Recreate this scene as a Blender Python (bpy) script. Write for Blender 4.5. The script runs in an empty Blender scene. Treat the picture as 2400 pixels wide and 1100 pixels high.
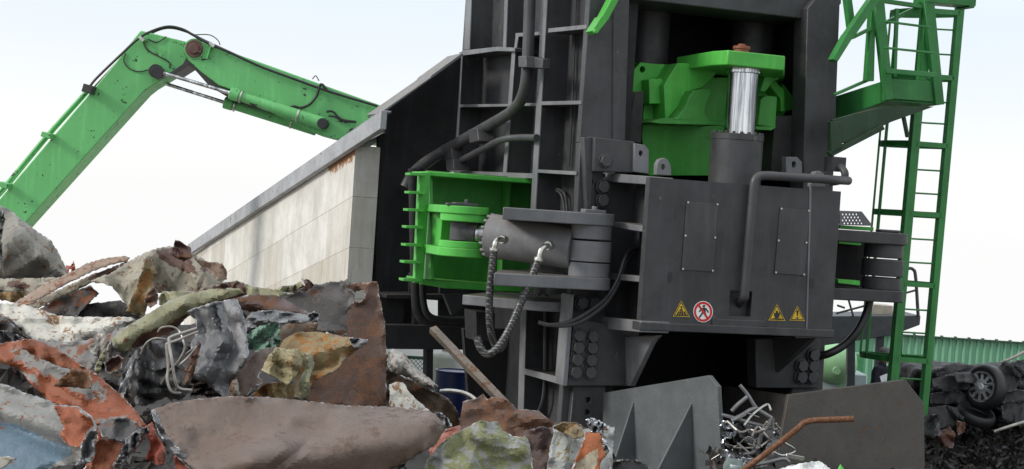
import bpy, bmesh, math, random
import numpy as np
from mathutils import Vector, Matrix, noise
from mathutils.geometry import delaunay_2d_cdt, tessellate_polygon

# ------------------------------------------------------------------ camera, sky, sun, exposure
S = bpy.context.scene
COL = S.collection
FPX, EYE, ROLL, HZ = 3776.0, 5.5, 0.065, 495.0        # focal length in px of a 2400 px frame, eye height, roll, horizon row
PIT = math.atan((550 - HZ) / FPX)
FW = np.array([0, math.cos(PIT), -math.sin(PIT)]); UP0 = np.array([0, math.sin(PIT), math.cos(PIT)])
RT = np.array([1., 0, 0]) * math.cos(ROLL) + UP0 * math.sin(ROLL)
UP = -np.array([1., 0, 0]) * math.sin(ROLL) + UP0 * math.cos(ROLL)
CAM = np.array([0, 0, EYE])
cam = bpy.data.objects.new('camera', bpy.data.cameras.new('camera'))
COL.objects.link(cam)
cam.data.sensor_width = 36; cam.data.lens = FPX / 2400 * 36
cam.data.clip_start = 0.1; cam.data.clip_end = 3000
mw = Matrix.Identity(4)
for i in range(3):
    mw[i][0], mw[i][1], mw[i][2], mw[i][3] = RT[i], UP[i], -FW[i], CAM[i]
cam.matrix_world = mw
S.camera = cam
S.view_settings.view_transform = 'Standard'; S.view_settings.look = 'None'
S.view_settings.exposure = 0.0; S.view_settings.gamma = 1.0

SUN_EL, SUN_AZ = math.radians(30), math.radians(-106)   # azimuth from +Y towards +X: the sun stands to the left
sd = Vector((math.sin(SUN_AZ) * math.cos(SUN_EL), math.cos(SUN_AZ) * math.cos(SUN_EL), math.sin(SUN_EL)))
sun = bpy.data.objects.new('sun', bpy.data.lights.new('sun', 'SUN'))
COL.objects.link(sun)
sun.data.energy = 2.7; sun.data.angle = math.radians(14); sun.data.color = (1, .95, .88)
sun.rotation_euler = sd.to_track_quat('Z', 'Y').to_euler(); sun.location = (-20, 0, 30)

W = bpy.data.worlds.new('World'); S.world = W; W.use_nodes = True
wn, wl = W.node_tree.nodes, W.node_tree.links
wn.clear()
wo = wn.new('ShaderNodeOutputWorld'); wb = wn.new('ShaderNodeBackground'); wb.inputs[1].default_value = .1
sky = wn.new('ShaderNodeTexSky'); sky.sky_type = 'NISHITA'; sky.sun_disc = False
sky.sun_elevation = SUN_EL; sky.sun_rotation = SUN_AZ
tc = wn.new('ShaderNodeTexCoord'); sp = wn.new('ShaderNodeSeparateXYZ'); wl.new(tc.outputs['Generated'], sp.inputs[0])
cr = wn.new('ShaderNodeValToRGB'); wl.new(sp.outputs[2], cr.inputs[0])     # thin bright overcast veil over the sky
els = cr.color_ramp.elements
els[0].position = 0.0; els[0].color = (.98, .98, .98, 1)
els[1].position = 1.0; els[1].color = (1.2, 1.26, 1.33, 1)
for p, c in ((.035, (1.02, 1.02, 1.02, 1)), (.085, (.90, .955, 1.0, 1)), (.13, (.83, .915, .99, 1)), (.3, (1.05, 1.12, 1.2, 1))):
    e = els.new(p); e.color = c
sc = wn.new('ShaderNodeVectorMath'); sc.operation = 'SCALE'; sc.inputs[3].default_value = 10.4
wl.new(cr.outputs[0], sc.inputs[0])
nz = wn.new('ShaderNodeTexNoise'); nz.inputs['Scale'].default_value = 2.2; nz.inputs['Detail'].default_value = 5
wl.new(tc.outputs['Generated'], nz.inputs['Vector'])
mr = wn.new('ShaderNodeMapRange'); wl.new(nz.outputs[0], mr.inputs[0])
mr.inputs[1].default_value = .3; mr.inputs[2].default_value = .7; mr.inputs[3].default_value = .93; mr.inputs[4].default_value = .99
mx = wn.new('ShaderNodeMix'); mx.data_type = 'RGBA'
wl.new(mr.outputs[0], mx.inputs[0]); wl.new(sky.outputs[0], mx.inputs[6]); wl.new(sc.outputs[0], mx.inputs[7])
wl.new(mx.outputs[2], wb.inputs[0]); wl.new(wb.outputs[0], wo.inputs[0])

# ------------------------------------------------------------------ helpers: rays and frames
def ray(u, v):
    return FW + RT * ((u - 1200) / FPX) + UP * ((550 - v) / FPX)
def at(u, v, Y):                                        # world point on the plane y = Y seen at photo pixel u, v
    r = ray(u, v); return Vector(CAM + r * (Y / r[1]))
class Frame:                                            # upright frame on the ground, x to the right, y away
    def __init__(s, o, yaw):
        s.o = np.array([o[0], o[1], 0.]); s.yaw = yaw
        c, n = math.cos(yaw), math.sin(yaw)
        s.ax = np.array([c, n, 0]); s.ay = np.array([-n, c, 0])
    def loc(s, P):
        q = P - s.o; return Vector((q @ s.ax, q @ s.ay, q[2]))
    def F(s, u, v, d):
        r = ray(u, v); return s.loc(CAM + r * (((s.o - CAM) @ s.ay + d) / (r @ s.ay)))
    def S(s, u, v, x):
        r = ray(u, v); return s.loc(CAM + r * (((s.o - CAM) @ s.ax + x) / (r @ s.ax)))
_p = at(1500, 770, 20)
M = Frame((_p.x, _p.y), math.radians(20))               # the shear: front of its lower box is y = 0
WF = Frame((0, 0), 0)                                   # plain world frame

# ------------------------------------------------------------------ helpers: meshes
def spline(pts, n=6):
    if len(pts) < 3: return [Vector(p) for p in pts]
    P = [Vector(p) for p in pts]; P = [P[0] * 2 - P[1]] + P + [P[-1] * 2 - P[-2]]
    out = []
    for i in range(1, len(P) - 2):
        a, b, c, d = P[i - 1:i + 3]
        for k in range(n):
            t = k / n
            out.append(.5 * ((2 * b) + (c - a) * t + (2 * a - 5 * b + 4 * c - d) * t * t + (3 * b - a - 3 * c + d) * t ** 3))
    out.append(P[-2]); return out
class G:
    def __init__(s): s.bm = bmesh.new()
    def faces(s, vs, fs):
        v = [s.bm.verts.new(p) for p in vs]
        for f in fs:
            try: s.bm.faces.new([v[i] for i in f])
            except ValueError: pass
        return s
    def poly(s, pts, vec, holes=()):
        vec = Vector(vec); loops = [list(map(Vector, pts))] + [list(map(Vector, h)) for h in holes]
        flat = [p for l in loops for p in l]; n = len(flat)
        vs = flat + [p + vec for p in flat]; fs = []
        if holes:
            for t in tessellate_polygon(loops): fs += [tuple(t), tuple(i + n for i in reversed(t))]
        else:
            fs += [tuple(range(n)), tuple(range(2 * n - 1, n - 1, -1))]
        k = 0
        for l in loops:
            m = len(l)
            for i in range(m):
                a, b = k + i, k + (i + 1) % m; fs.append((a, b, b + n, a + n))
            k += m
        return s.faces(vs, fs)
    def box(s, x0, x1, y0, y1, z0, z1):
        return s.poly([(x0, y0, z0), (x1, y0, z0), (x1, y0, z1), (x0, y0, z1)], (0, y1 - y0, 0))
    def tube(s, pts, r, n=10, smooth=True, k=6):
        P = spline(pts, k) if smooth else [Vector(p) for p in pts]
        T = [(P[min(i + 1, len(P) - 1)] - P[max(i - 1, 0)]).normalized() for i in range(len(P))]
        a = Vector((0, 0, 1)) if abs(T[0].z) < .9 else Vector((1, 0, 0))
        nrm = T[0].cross(a).normalized(); vs, fs = [], []
        rr = r if hasattr(r, '__len__') else [r] * len(P)
        for i, (p, t) in enumerate(zip(P, T)):
            nrm = (nrm - t * nrm.dot(t)).normalized(); b = t.cross(nrm)
            R = rr[min(i, len(rr) - 1)]
            for j in range(n):
                q = 2 * math.pi * j / n; vs.append(p + (nrm * math.cos(q) + b * math.sin(q)) * R)
        for i in range(len(P) - 1):
            for j in range(n):
                fs.append((i * n + j, i * n + (j + 1) % n, (i + 1) * n + (j + 1) % n, (i + 1) * n + j))
        fs += [tuple(range(n - 1, -1, -1)), tuple(range((len(P) - 1) * n, len(P) * n))]
        return s.faces(vs, fs)
    def cyl(s, p, q, r, r2=None, n=24):
        return s.tube([p, q], [r, r if r2 is None else r2], n, False)
    def bar(s, p, q, w, t, up=None):                    # square bar p-q, w across, t deep
        p, q = Vector(p), Vector(q); d = (q - p).normalized(); u = Vector(up or (0, 1, 0))
        u = (u - d * u.dot(d)).normalized(); a = d.cross(u) * (w / 2); b = u * (t / 2)
        return s.poly([p - a - b, p + a - b, p + a + b, p - a + b], q - p)
    def lathe(s, c, prof, n=32):
        c = Vector(c); vs, fs = [], []; m = len(prof)
        for j in range(n):
            q = 2 * math.pi * j / n
            for r, z in prof: vs.append(c + Vector((r * math.cos(q), r * math.sin(q), z)))
        for j in range(n):
            for i in range(m - 1):
                a, b = j * m + i, ((j + 1) % n) * m + i; fs.append((a, b, b + 1, a + 1))
        fs += [tuple(j * m for j in range(n - 1, -1, -1)), tuple(j * m + m - 1 for j in range(n))]
        return s.faces(vs, fs)
    def out(s, name, mat, parent=None, bevel=.006, seg=1, ang=35, normals=True):
        bm = s.bm
        if normals: bmesh.ops.recalc_face_normals(bm, faces=bm.faces)
        me = bpy.data.meshes.new(name); bm.to_mesh(me); bm.free()
        me.materials.append(mat)
        o = bpy.data.objects.new(name, me); COL.objects.link(o)
        if parent: o.parent = parent
        if bevel:
            b = o.modifiers.new('bevel', 'BEVEL'); b.width = bevel; b.segments = seg; b.limit_method = 'ANGLE'; b.angle_limit = math.radians(40)
        for p in me.polygons: p.use_smooth = True
        me.set_sharp_from_angle(angle=math.radians(ang))
        return o
def tag(o, label, cat, group=None, kind=None):
    o['label'] = label; o['category'] = cat
    if group: o['group'] = group
    if kind: o['kind'] = kind
    return o
def thing(name, label, cat, frame=None, group=None, loc=(0, 0, 0)):
    e = bpy.data.objects.new(name, None); COL.objects.link(e)
    if frame: e.location = frame.o; e.rotation_euler = (0, 0, frame.yaw)
    else: e.location = loc
    return tag(e, label, cat, group)
def dup(o, parent, loc, rot=None):
    c = o.copy(); COL.objects.link(c); c.parent = parent; c.location = loc
    if rot: c.rotation_euler = rot
    return c
def FP(pts, d, fr=None):
    fr = fr or M; return [fr.F(u, v, d) for u, v in pts]
def SP(pts, x, fr=None):
    fr = fr or M; return [fr.S(u, v, x) for u, v in pts]
def pF(g, pts, d, t, holes=(), fr=None):                # outline on a front-facing plane, t deep
    return g.poly(FP(pts, d, fr), (0, t, 0), [FP(h, d, fr) for h in holes])
def pS(g, pts, x, t, fr=None):                          # outline on a left-facing plane, t deep
    return g.poly(SP(pts, x, fr), (t, 0, 0))
def ring(u, v, r, n=12, ry=None):
    return [(u + r * math.cos(2 * math.pi * i / n), v + (ry or r) * math.sin(2 * math.pi * i / n)) for i in range(n)]
def band(p, q, w0, w1=None):                            # quad of a straight bar between two pixels
    w1 = w0 if w1 is None else w1
    dx, dy = q[0] - p[0], q[1] - p[1]; l = math.hypot(dx, dy); nx, ny = -dy / l / 2, dx / l / 2
    return [(p[0] + nx * w0, p[1] + ny * w0), (q[0] + nx * w1, q[1] + ny * w1), (q[0] - nx * w1, q[1] - ny * w1), (p[0] - nx * w0, p[1] - ny * w0)]

# ------------------------------------------------------------------ helpers: materials
def lin(c): return tuple(((x / 255) / 12.92 if x / 255 <= .04045 else ((x / 255 + .055) / 1.055) ** 2.4) for x in c)
class NT:
    def __init__(s, name):
        s.m = bpy.data.materials.new(name); s.m.use_nodes = True
        s.n, s.l = s.m.node_tree.nodes, s.m.node_tree.links
        s.b = s.n['Principled BSDF']; s.tc = s.n.new('ShaderNodeTexCoord')
    def put(s, i, x):
        if hasattr(x, 'is_linked'): s.l.new(x, i)
        elif hasattr(x, '__len__') and len(x) == 3 and i.type == 'RGBA': i.default_value = (*x, 1)
        else: i.default_value = x
    def noise(s, scale, detail=5, rough=.6, stretch=None, dist=0, off=0):
        n = s.n.new('ShaderNodeTexNoise'); n.inputs['Scale'].default_value = scale
        n.inputs['Detail'].default_value = detail; n.inputs['Roughness'].default_value = rough; n.inputs['Distortion'].default_value = dist
        mp = s.n.new('ShaderNodeMapping'); mp.inputs[1].default_value = (off, off * 1.7, off * .6)
        if stretch: mp.inputs[3].default_value = stretch
        s.l.new(s.tc.outputs['Object'], mp.inputs[0]); s.l.new(mp.outputs[0], n.inputs['Vector'])
        return n.outputs[0]
    def ramp(s, x, a, b, lo=0., hi=1.):
        n = s.n.new('ShaderNodeMapRange'); n.interpolation_type = 'SMOOTHSTEP'
        s.put(n.inputs[0], x); n.inputs[1].default_value = a; n.inputs[2].default_value = b
        n.inputs[3].default_value = lo; n.inputs[4].default_value = hi; return n.outputs[0]
    def math(s, op, a, b=0.):
        n = s.n.new('ShaderNodeMath'); n.operation = op; s.put(n.inputs[0], a); s.put(n.inputs[1], b); return n.outputs[0]
    def mix(s, f, a, b):
        n = s.n.new('ShaderNodeMix'); n.data_type = 'RGBA'; s.put(n.inputs[0], f); s.put(n.inputs[6], a); s.put(n.inputs[7], b); return n.outputs[2]
    def mixf(s, f, a, b):
        n = s.n.new('ShaderNodeMix'); s.put(n.inputs[0], f); s.put(n.inputs[2], a); s.put(n.inputs[3], b); return n.outputs[0]
    def attr(s, name):
        n = s.n.new('ShaderNodeAttribute'); n.attribute_name = name; return n
    def bump(s, h, strength=.3, dist=.01):
        n = s.n.new('ShaderNodeBump'); n.inputs['Strength'].default_value = strength; n.inputs['Distance'].default_value = dist
        s.l.new(h, n.inputs['Height']); s.l.new(n.outputs[0], s.b.inputs['Normal'])
    def done(s, col, rough=.6, metal=0., spec=None):
        s.put(s.b.inputs['Base Color'], col); s.put(s.b.inputs['Roughness'], rough); s.put(s.b.inputs['Metallic'], metal)
        if spec is not None: s.b.inputs['Specular IOR Level'].default_value = spec
        return s.m
def machine_paint(name, col, rough=.5, dust=.5, dustcol=(.16, .13, .095), chip=.0, chipcol=(.05, .03, .02), var=.25, spec=.4):
    t = NT(name)
    big = t.noise(.9, 6, .65); fine = t.noise(14, 6, .7); strk = t.noise(7, 5, .65, (1, 1, .09))
    c2 = tuple(x * (1 + var) + .008 for x in col); c1 = tuple(x * (1 - var) for x in col)
    c = t.mix(t.ramp(big, .3, .7), c1, c2)
    c = t.mix(t.math('MULTIPLY', t.ramp(strk, .48, .72), .5), c, tuple(x * 1.45 + .012 for x in col))
    g = t.n.new('ShaderNodeNewGeometry'); sx = t.n.new('ShaderNodeSeparateXYZ'); t.l.new(g.outputs['True Normal'], sx.inputs[0])
    d = t.math('MULTIPLY', t.math('MULTIPLY', t.ramp(sx.outputs[2], .3, .9), t.ramp(fine, .25, .6)), dust)       # settled dust lies on ledges
    d = t.math('MAXIMUM', d, t.math('MULTIPLY', t.ramp(t.noise(2.3, 8, .75, off=4), .52, .72), dust * .45))
    c = t.mix(d, c, dustcol)
    if chip:
        k = t.ramp(t.noise(5.5, 4, .75, off=9), 1 - chip - .02, 1 - chip)
        c = t.mix(k, c, chipcol)
    t.bump(t.noise(30, 4, .6), .12, .004)
    return t.done(c, t.ramp(fine, .2, .8, rough - .1, rough + .2), 0, spec)
def scrap_metal(name, paint, rust=(.10, .045, .022), rust_amt=.4, bare_amt=.15, bare=(.42, .43, .45), paint2=None, rough=.45, scale=3., zn=1.1, metal=0., rust2=(.22, .09, .03), dirt=.4, seed=0, stretch=None, crump=.3, tone=.7):
    """painted sheet with rust blooms, bare scuffs, dirt and a bright torn rim (attribute 'edge'); attribute 'zone' lays paint2"""
    t = NT(name)
    scale *= 2.2; paint = tuple(x * tone for x in paint); rust2 = tuple(x * .72 for x in rust2)
    if paint2: paint2 = tuple(x * tone for x in paint2)
    n1 = t.noise(scale, 8, .7, stretch, .5, seed); n2 = t.noise(scale * 3.1, 8, .72, stretch, .3, seed + 3.7); n3 = t.noise(scale * 10, 6, .75, None, 0, seed + 8)
    n4 = t.noise(scale * .6, 5, .65, None, 0, seed + 12)
    c = t.mix(t.ramp(n4, .3, .7), tuple(x * .78 for x in paint), tuple(min(1, x * 1.04) for x in paint))
    if paint2: c = t.mix(t.ramp(t.math('ADD', t.attr('zone').outputs['Fac'], t.math('MULTIPLY', t.math('SUBTRACT', n2, .5), zn)), .46, .54), c, t.mix(t.ramp(n4, .3, .7), tuple(x * .72 for x in paint2), tuple(min(1, x * 1.08) for x in paint2)))
    rm = t.ramp(t.math('ADD', t.math('MULTIPLY', n1, .55), t.math('MULTIPLY', n2, .45)), .61 - rust_amt * .24, .64 - rust_amt * .20)
    rc = t.mix(t.ramp(n3, .32, .68), tuple(x * .75 for x in rust), rust2)
    c = t.mix(t.math('MULTIPLY', rm, t.ramp(n3, .25, .45, .55, 1.)), c, rc)
    c = t.mix(t.math('MULTIPLY', t.ramp(t.noise(scale * 1.7, 8, .75, None, .8, seed + 31), .56, .68), min(1, dirt * 1.5)), c, (.03, .024, .018))
    c = t.mix(t.math('MULTIPLY', t.ramp(n3, .58, .7), dirt * .6), c, (.03, .022, .016))
    c = t.mix(t.math('MULTIPLY', t.ramp(t.noise(scale * 2, 6, .7, (1, 1, .12), .4, seed + 44), .52, .7), dirt * .7), c, tuple(x * .45 + .01 for x in rust2))
    sn = t.noise(scale * 3, 5, .7, (.35, .35, 2.6), 2.2, seed + 20)
    eg = t.math('MULTIPLY', t.ramp(t.attr('edge').outputs['Fac'], .5, .85), t.ramp(n2, .5, .62))
    bm_ = t.math('MAXIMUM', t.ramp(t.math('ADD', t.math('MULTIPLY', n3, .5), t.math('MULTIPLY', sn, .5)), .71 - bare_amt * .32, .74 - bare_amt * .31), eg)
    c = t.mix(bm_, c, bare)
    # crumpling: every voronoi cell is a small tilted facet, its rim a thin darkened crease line
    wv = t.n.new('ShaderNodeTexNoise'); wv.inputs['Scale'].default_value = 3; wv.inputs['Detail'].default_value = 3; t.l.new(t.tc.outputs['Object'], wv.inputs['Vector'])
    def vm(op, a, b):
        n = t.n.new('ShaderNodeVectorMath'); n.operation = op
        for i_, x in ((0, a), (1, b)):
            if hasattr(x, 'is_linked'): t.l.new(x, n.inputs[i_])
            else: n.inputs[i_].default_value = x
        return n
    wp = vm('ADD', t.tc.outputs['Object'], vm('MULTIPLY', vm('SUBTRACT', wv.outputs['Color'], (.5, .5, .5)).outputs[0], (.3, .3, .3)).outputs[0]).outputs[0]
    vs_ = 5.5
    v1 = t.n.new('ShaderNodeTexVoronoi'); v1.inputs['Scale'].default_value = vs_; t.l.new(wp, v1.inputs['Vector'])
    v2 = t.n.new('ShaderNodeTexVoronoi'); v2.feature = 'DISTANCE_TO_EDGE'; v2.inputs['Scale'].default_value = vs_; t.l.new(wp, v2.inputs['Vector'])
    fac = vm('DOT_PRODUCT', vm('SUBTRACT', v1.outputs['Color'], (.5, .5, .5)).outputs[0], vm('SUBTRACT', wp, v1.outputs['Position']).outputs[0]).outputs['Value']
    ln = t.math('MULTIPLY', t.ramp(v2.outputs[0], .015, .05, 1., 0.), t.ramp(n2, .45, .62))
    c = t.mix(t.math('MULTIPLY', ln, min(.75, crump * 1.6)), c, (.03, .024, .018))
    h = t.math('ADD', t.math('ADD', t.math('MULTIPLY', rm, -.0012), t.math('MULTIPLY', n3, .005)), t.math('ADD', t.math('MULTIPLY', n2, .006), t.math('MULTIPLY', fac, crump)))
    t.bump(h, 1., 1.)
    return t.done(c, t.mixf(rm, t.mixf(bm_, rough, .36), .85), t.mixf(bm_, t.mixf(rm, metal, 0.), .55), .4)
def plain(name, col, rough=.6, metal=0., var=.2, scale=6, bump=.15):
    t = NT(name); n = t.noise(scale, 6, .65)
    c = t.mix(t.ramp(n, .3, .7), tuple(x * (1 - var) for x in col), tuple(min(1, x * (1 + var)) for x in col))
    t.bump(t.noise(scale * 8, 4, .6), bump, .004)
    return t.done(c, rough, metal)

GREY = machine_paint('anthracite_paint', (.036, .037, .040), .42, .6, (.10, .088, .072), chip=.30, chipcol=(.10, .095, .09), var=.32)
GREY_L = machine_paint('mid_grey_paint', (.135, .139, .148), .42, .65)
GREYW = machine_paint('recess_shade_grey', (.025, .025, .028), .5, .3)  # grey darkened to paint recess shade; no part uses it
DARK = machine_paint('shade_black_paint', (.012, .012, .014), .6, .12, spec=.25)  # near black paints shade into hopper, recesses and mouth; dark pipes share it
GREEN = machine_paint('bright_green_paint', (.058, .36, .045), .42, .5, (.09, .08, .03), chip=.29, chipcol=(.03, .025, .015), var=.16)
GREEN_D = machine_paint('shaded_green_paint', (.035, .22, .028), .5, .3, (.06, .05, .02), var=.2)  # the bright green darkened, painting shade into the recessed parts
BOOM = machine_paint('boom_green_paint', (.115, .41, .135), .42, .12, (.2, .2, .1), chip=.35, chipcol=(.02, .02, .015), var=.05)
LADDERG = machine_paint('ladder_green_paint', (.022, .165, .035), .4, .25, (.08, .07, .03), var=.25)
def chrome():
    t = NT('streaked_chrome'); n = t.noise(16, 5, .7, (1, 1, .03))  # light and dark streaks in the colour imitate reflected stripes
    return t.done(t.mix(t.ramp(n, .38, .66), (.20, .205, .22), (.80, .81, .82)), t.ramp(n, .3, .7, .3, .12), 1.)
CHROME = chrome()
STEEL = plain('zinc_plated_steel', (.5, .49, .45), .3, .9, .2, 20)
BLACK = plain('black_rubber', (.012, .012, .013), .45, 0, .3)
GUIDE = machine_paint('worn_guide_black', (.016, .015, .014), .6, .35, (.09, .06, .04))
HOSE = plain('grey_hose', (.03, .03, .032), .5)

# ------------------------------------------------------------------ setting
def ground_mat():
    t = NT('packed_dirt'); c = t.mix(t.ramp(t.noise(.4, 8, .7), .3, .7), (.16, .14, .12), (.3, .27, .23))
    t.bump(t.noise(4, 8, .7), .6, .05); return t.done(c, .95)
g = G(); gx = (-1500, -60, -20, 20, 60, 1500); gy = ((-200, 0), (60, 0), (75, -1.5), (120, -10), (300, -45), (900, -170))   # the yard's edge, then the land falls away
g.faces([(x, y, z) for y, z in gy for x in gx], [(j * 6 + i, j * 6 + i + 1, j * 6 + i + 7, j * 6 + i + 6) for j in range(5) for i in range(5)])
o = g.out('ground', ground_mat(), None, 0); o['kind'] = 'structure'

# concrete wall with its steel cap; runs back to the left
WD = 6.4
xw = M.F(825, 480, WD).x
_a, _b = M.S(530, 640, xw), M.S(770, 495, xw); JOINT = (_a.z - _b.z) / (_a.y - _b.y)     # formwork joints run parallel to the sloping cap
def concrete():
    t = NT('board_marked_concrete')
    n = t.noise(1.1, 8, .7); n2 = t.noise(9, 6, .7); st = t.noise(6, 6, .7, (1, 1, .10)); st2 = t.noise(13, 5, .7, (1, 1, .07), 0, 3)
    sp_ = t.n.new('ShaderNodeSeparateXYZ'); t.l.new(t.tc.outputs['Object'], sp_.inputs[0])
    zz = t.math('SUBTRACT', sp_.outputs[2], t.math('MULTIPLY', sp_.outputs[1], JOINT))
    cb = t.n.new('ShaderNodeCombineXYZ'); t.l.new(t.math('SUBTRACT', sp_.outputs[1], _b.y), cb.inputs[0]); t.l.new(t.math('SUBTRACT', zz, _b.z - _b.y * JOINT), cb.inputs[1])
    bk = t.n.new('ShaderNodeTexBrick'); t.l.new(cb.outputs[0], bk.inputs[0])
    for k, v in (('Scale', 1), ('Mortar Size', .009), ('Mortar Smooth', .8), ('Brick Width', 1.7), ('Row Height', .8), ('Bias', -.1)): bk.inputs[k].default_value = v
    bk.offset = .37; bk.offset_frequency = 3
    bk.inputs[1].default_value = (0, 0, 0, 1); bk.inputs[2].default_value = (1, 1, 1, 1); bk.inputs[3].default_value = (.3, .3, .3, 1)
    pan = t.n.new('ShaderNodeSeparateColor'); t.l.new(bk.outputs[0], pan.inputs[0]); pv_ = pan.outputs[0]
    c = t.mix(t.ramp(n, .3, .7), (.46, .45, .42), (.66, .65, .62))
    c = t.mix(t.math('MULTIPLY', t.ramp(pv_, .2, .9), .75), c, (.40, .375, .32))
    stain = t.math('MULTIPLY', t.math('MAXIMUM', t.ramp(st, .5, .68), t.ramp(st2, .52, .66)), t.math('ADD', .22, t.math('MULTIPLY', t.ramp(pv_, .45, .8), .6)))
    c = t.mix(t.math('MULTIPLY', t.ramp(t.noise(.7, 7, .7, None, 0, 6), .5, .72), .3), c, (.50, .48, .43))
    c = t.mix(stain, c, (.31, .27, .20))
    c = t.mix(t.math('MULTIPLY', bk.outputs[1], t.ramp(n2, .3, .5)), c, (.30, .27, .21))
    c = t.mix(t.ramp(n2, .69, .74), c, (.3, .27, .2))
    rs = t.attr('rust').outputs['Fac']
    c = t.mix(t.ramp(t.math('ADD', rs, t.math('MULTIPLY', t.math('SUBTRACT', n2, .5), 1.0)), .5, .6), c, t.mix(n2, (.2, .085, .035), (.33, .19, .10)))
    t.bump(t.math('ADD', n2, t.math('MULTIPLY', bk.outputs[1], -1.)), .35, .02)
    return t.done(c, .9, 0, .2)
CONC = concrete()
wall = thing('concrete_wall', 'long pale board marked concrete wall sloping down leftward behind the scrap', 'wall', M)
g = G(); outl = [(825, 345), (640, 470), (440, 606), (430, 900), (825, 900)]
P3 = [M.S(u, v, xw) for u, v in outl]
P3[0].z = P3[0].z; b0 = P3[-1].copy(); b0.z = 0; b1 = P3[-2].copy(); b1.z = 0
side = P3[:3] + [b1, b0]
# fine grid so that the rust stain under the cap can be placed
top = M.F(882, 345, WD).z
thick = M.F(883, 480, WD).x - xw
nU, nV = 90, 30
vs = []; d0, d1 = b0.y, P3[2].y
def ztop(d): 
    a, b = M.S(825, 347, xw), M.S(445, 602, xw); k = (d - a.y) / (b.y - a.y); return a.z + (b.z - a.z) * k
for i in range(nU + 1):
    d = WD + (d1 - WD) * (i / nU) ** 1.0
    for j in range(nV + 1):
        vs.append(Vector((xw, d, ztop(d) * j / nV)))
fs = [(i * (nV + 1) + j, (i + 1) * (nV + 1) + j, (i + 1) * (nV + 1) + j + 1, i * (nV + 1) + j + 1) for i in range(nU) for j in range(nV)]
g.faces(vs, fs)
za, zb = ztop(WD), ztop(d1)
g.faces([(xw, WD, 0), (xw, WD, za), (xw + thick, WD, za), (xw + thick, WD, 0), (xw, d1, 0), (xw, d1, zb), (xw + thick, d1, zb), (xw + thick, d1, 0)],
        [(0, 1, 2, 3), (1, 5, 6, 2), (3, 2, 6, 7), (4, 7, 6, 5)])
body = g.out('wall_body', CONC, wall, 0, ang=20)
at_ = body.data.attributes.new('rust', 'FLOAT', 'POINT')
for i, v in enumerate(body.data.vertices):
    k = ztop(v.co.y) - v.co.z; s_ = (v.co.y - WD)
    at_.data[i].value = max(0, 1 - abs(k - .05) / (.34 if s_ < 1.8 else .13)) * (1 if s_ < 2.6 else .55) if i < (nU + 1) * (nV + 1) else 0
g = G()                                                # pier at the wall's near end
o = None
cap = G()
cp = lambda u, v: M.S(u, v, xw - .12)
A, B_, C_, D_ = cp(893, 258), cp(440, 573), cp(440, 598), cp(890, 303)
CAPM = scrap_metal('weathered_steel_cap', (.33, .34, .36), crump=0.02, tone=1, rust_amt=.16, bare_amt=.1, rough=.6, scale=1.6, dirt=.25, bare=(.5, .5, .5))
cap.poly([A, B_, C_, D_], (.10, 0, 0))
K_ = A.lerp(B_, (WD + .1 - A.y) / (B_.y - A.y)); dz_ = Vector((0, 0, .03))
cap.poly([K_, B_, B_ - dz_, K_ - dz_], (thick + .2, 0, 0)); cap.poly([A, K_ , K_ - dz_, A - dz_], (.16, 0, 0))
cap.out('cap_plate', CAPM, wall, .012, 2)
g = G(); pF(g, [(830, 343), (860, 332), (905, 309), (880, 322), (845, 345)], WD - .25, .5); g.out('cap_bracket', GREY, wall, .004)

# ------------------------------------------------------------------ the scrap shear
shear = thing('scrap_shear', 'huge anthracite scrap shear with bright green slide and clamp', 'shear', M)
XL = -.48                                               # plane of the left side's plate edges
# --- left side: deep cells between thick plates
g, ge = G(), G()
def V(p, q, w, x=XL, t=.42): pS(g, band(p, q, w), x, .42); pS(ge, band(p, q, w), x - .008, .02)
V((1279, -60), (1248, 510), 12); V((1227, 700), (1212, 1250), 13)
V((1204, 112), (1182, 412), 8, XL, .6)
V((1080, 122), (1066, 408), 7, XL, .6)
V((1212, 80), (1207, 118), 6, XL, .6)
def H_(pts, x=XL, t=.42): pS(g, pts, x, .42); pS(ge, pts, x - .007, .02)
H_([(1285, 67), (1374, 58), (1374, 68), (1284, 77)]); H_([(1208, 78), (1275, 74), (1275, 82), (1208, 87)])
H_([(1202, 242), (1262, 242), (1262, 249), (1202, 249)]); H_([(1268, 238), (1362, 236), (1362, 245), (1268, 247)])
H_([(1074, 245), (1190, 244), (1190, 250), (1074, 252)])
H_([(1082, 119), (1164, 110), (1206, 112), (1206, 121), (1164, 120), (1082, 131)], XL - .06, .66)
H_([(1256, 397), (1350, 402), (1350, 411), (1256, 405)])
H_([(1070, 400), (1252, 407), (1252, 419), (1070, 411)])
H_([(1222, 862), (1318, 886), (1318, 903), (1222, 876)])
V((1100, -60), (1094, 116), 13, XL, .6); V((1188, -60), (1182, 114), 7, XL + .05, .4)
sf = g.out('side_frame', GREY, shear, .008); ge.out('lit_edge', GREY_L, sf, .004)  # lighter strips paint the light caught by the left-facing plate edges
g = G()
pS(g, [(1275, -60), (1385, -60), (1340, 520), (1240, 520)], XL + .36, .08)
pS(g, [(1095, -60), (1290, -60), (1255, 420), (1064, 412)], XL + .36, .08)
pS(g, [(1225, 690), (1340, 690), (1310, 1250), (1205, 1250)], XL + .36, .08)
g.out('side_web', GREY, shear, .004)
# --- body behind: two columns, back, roof: the mouth between them is a real hollow in shade-black paint
g = G(); pa = M.F(1368, 200, 1.2).x
g.box(XL + .59, .30, 1.36, 6.4, 0, 11)
g.box(3.02, 3.3, 1.36, 6.4, 0, 11)
g.box(.30, 3.02, 3.6, 3.8, 0, 11); g.box(.30, 3.02, 1.36, 3.6, 9.2, 9.4)
g.box(.30, 3.02, 1.6, 3.6, 5.2, 5.3)
g.out('body', DARK, shear, .01)
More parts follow.
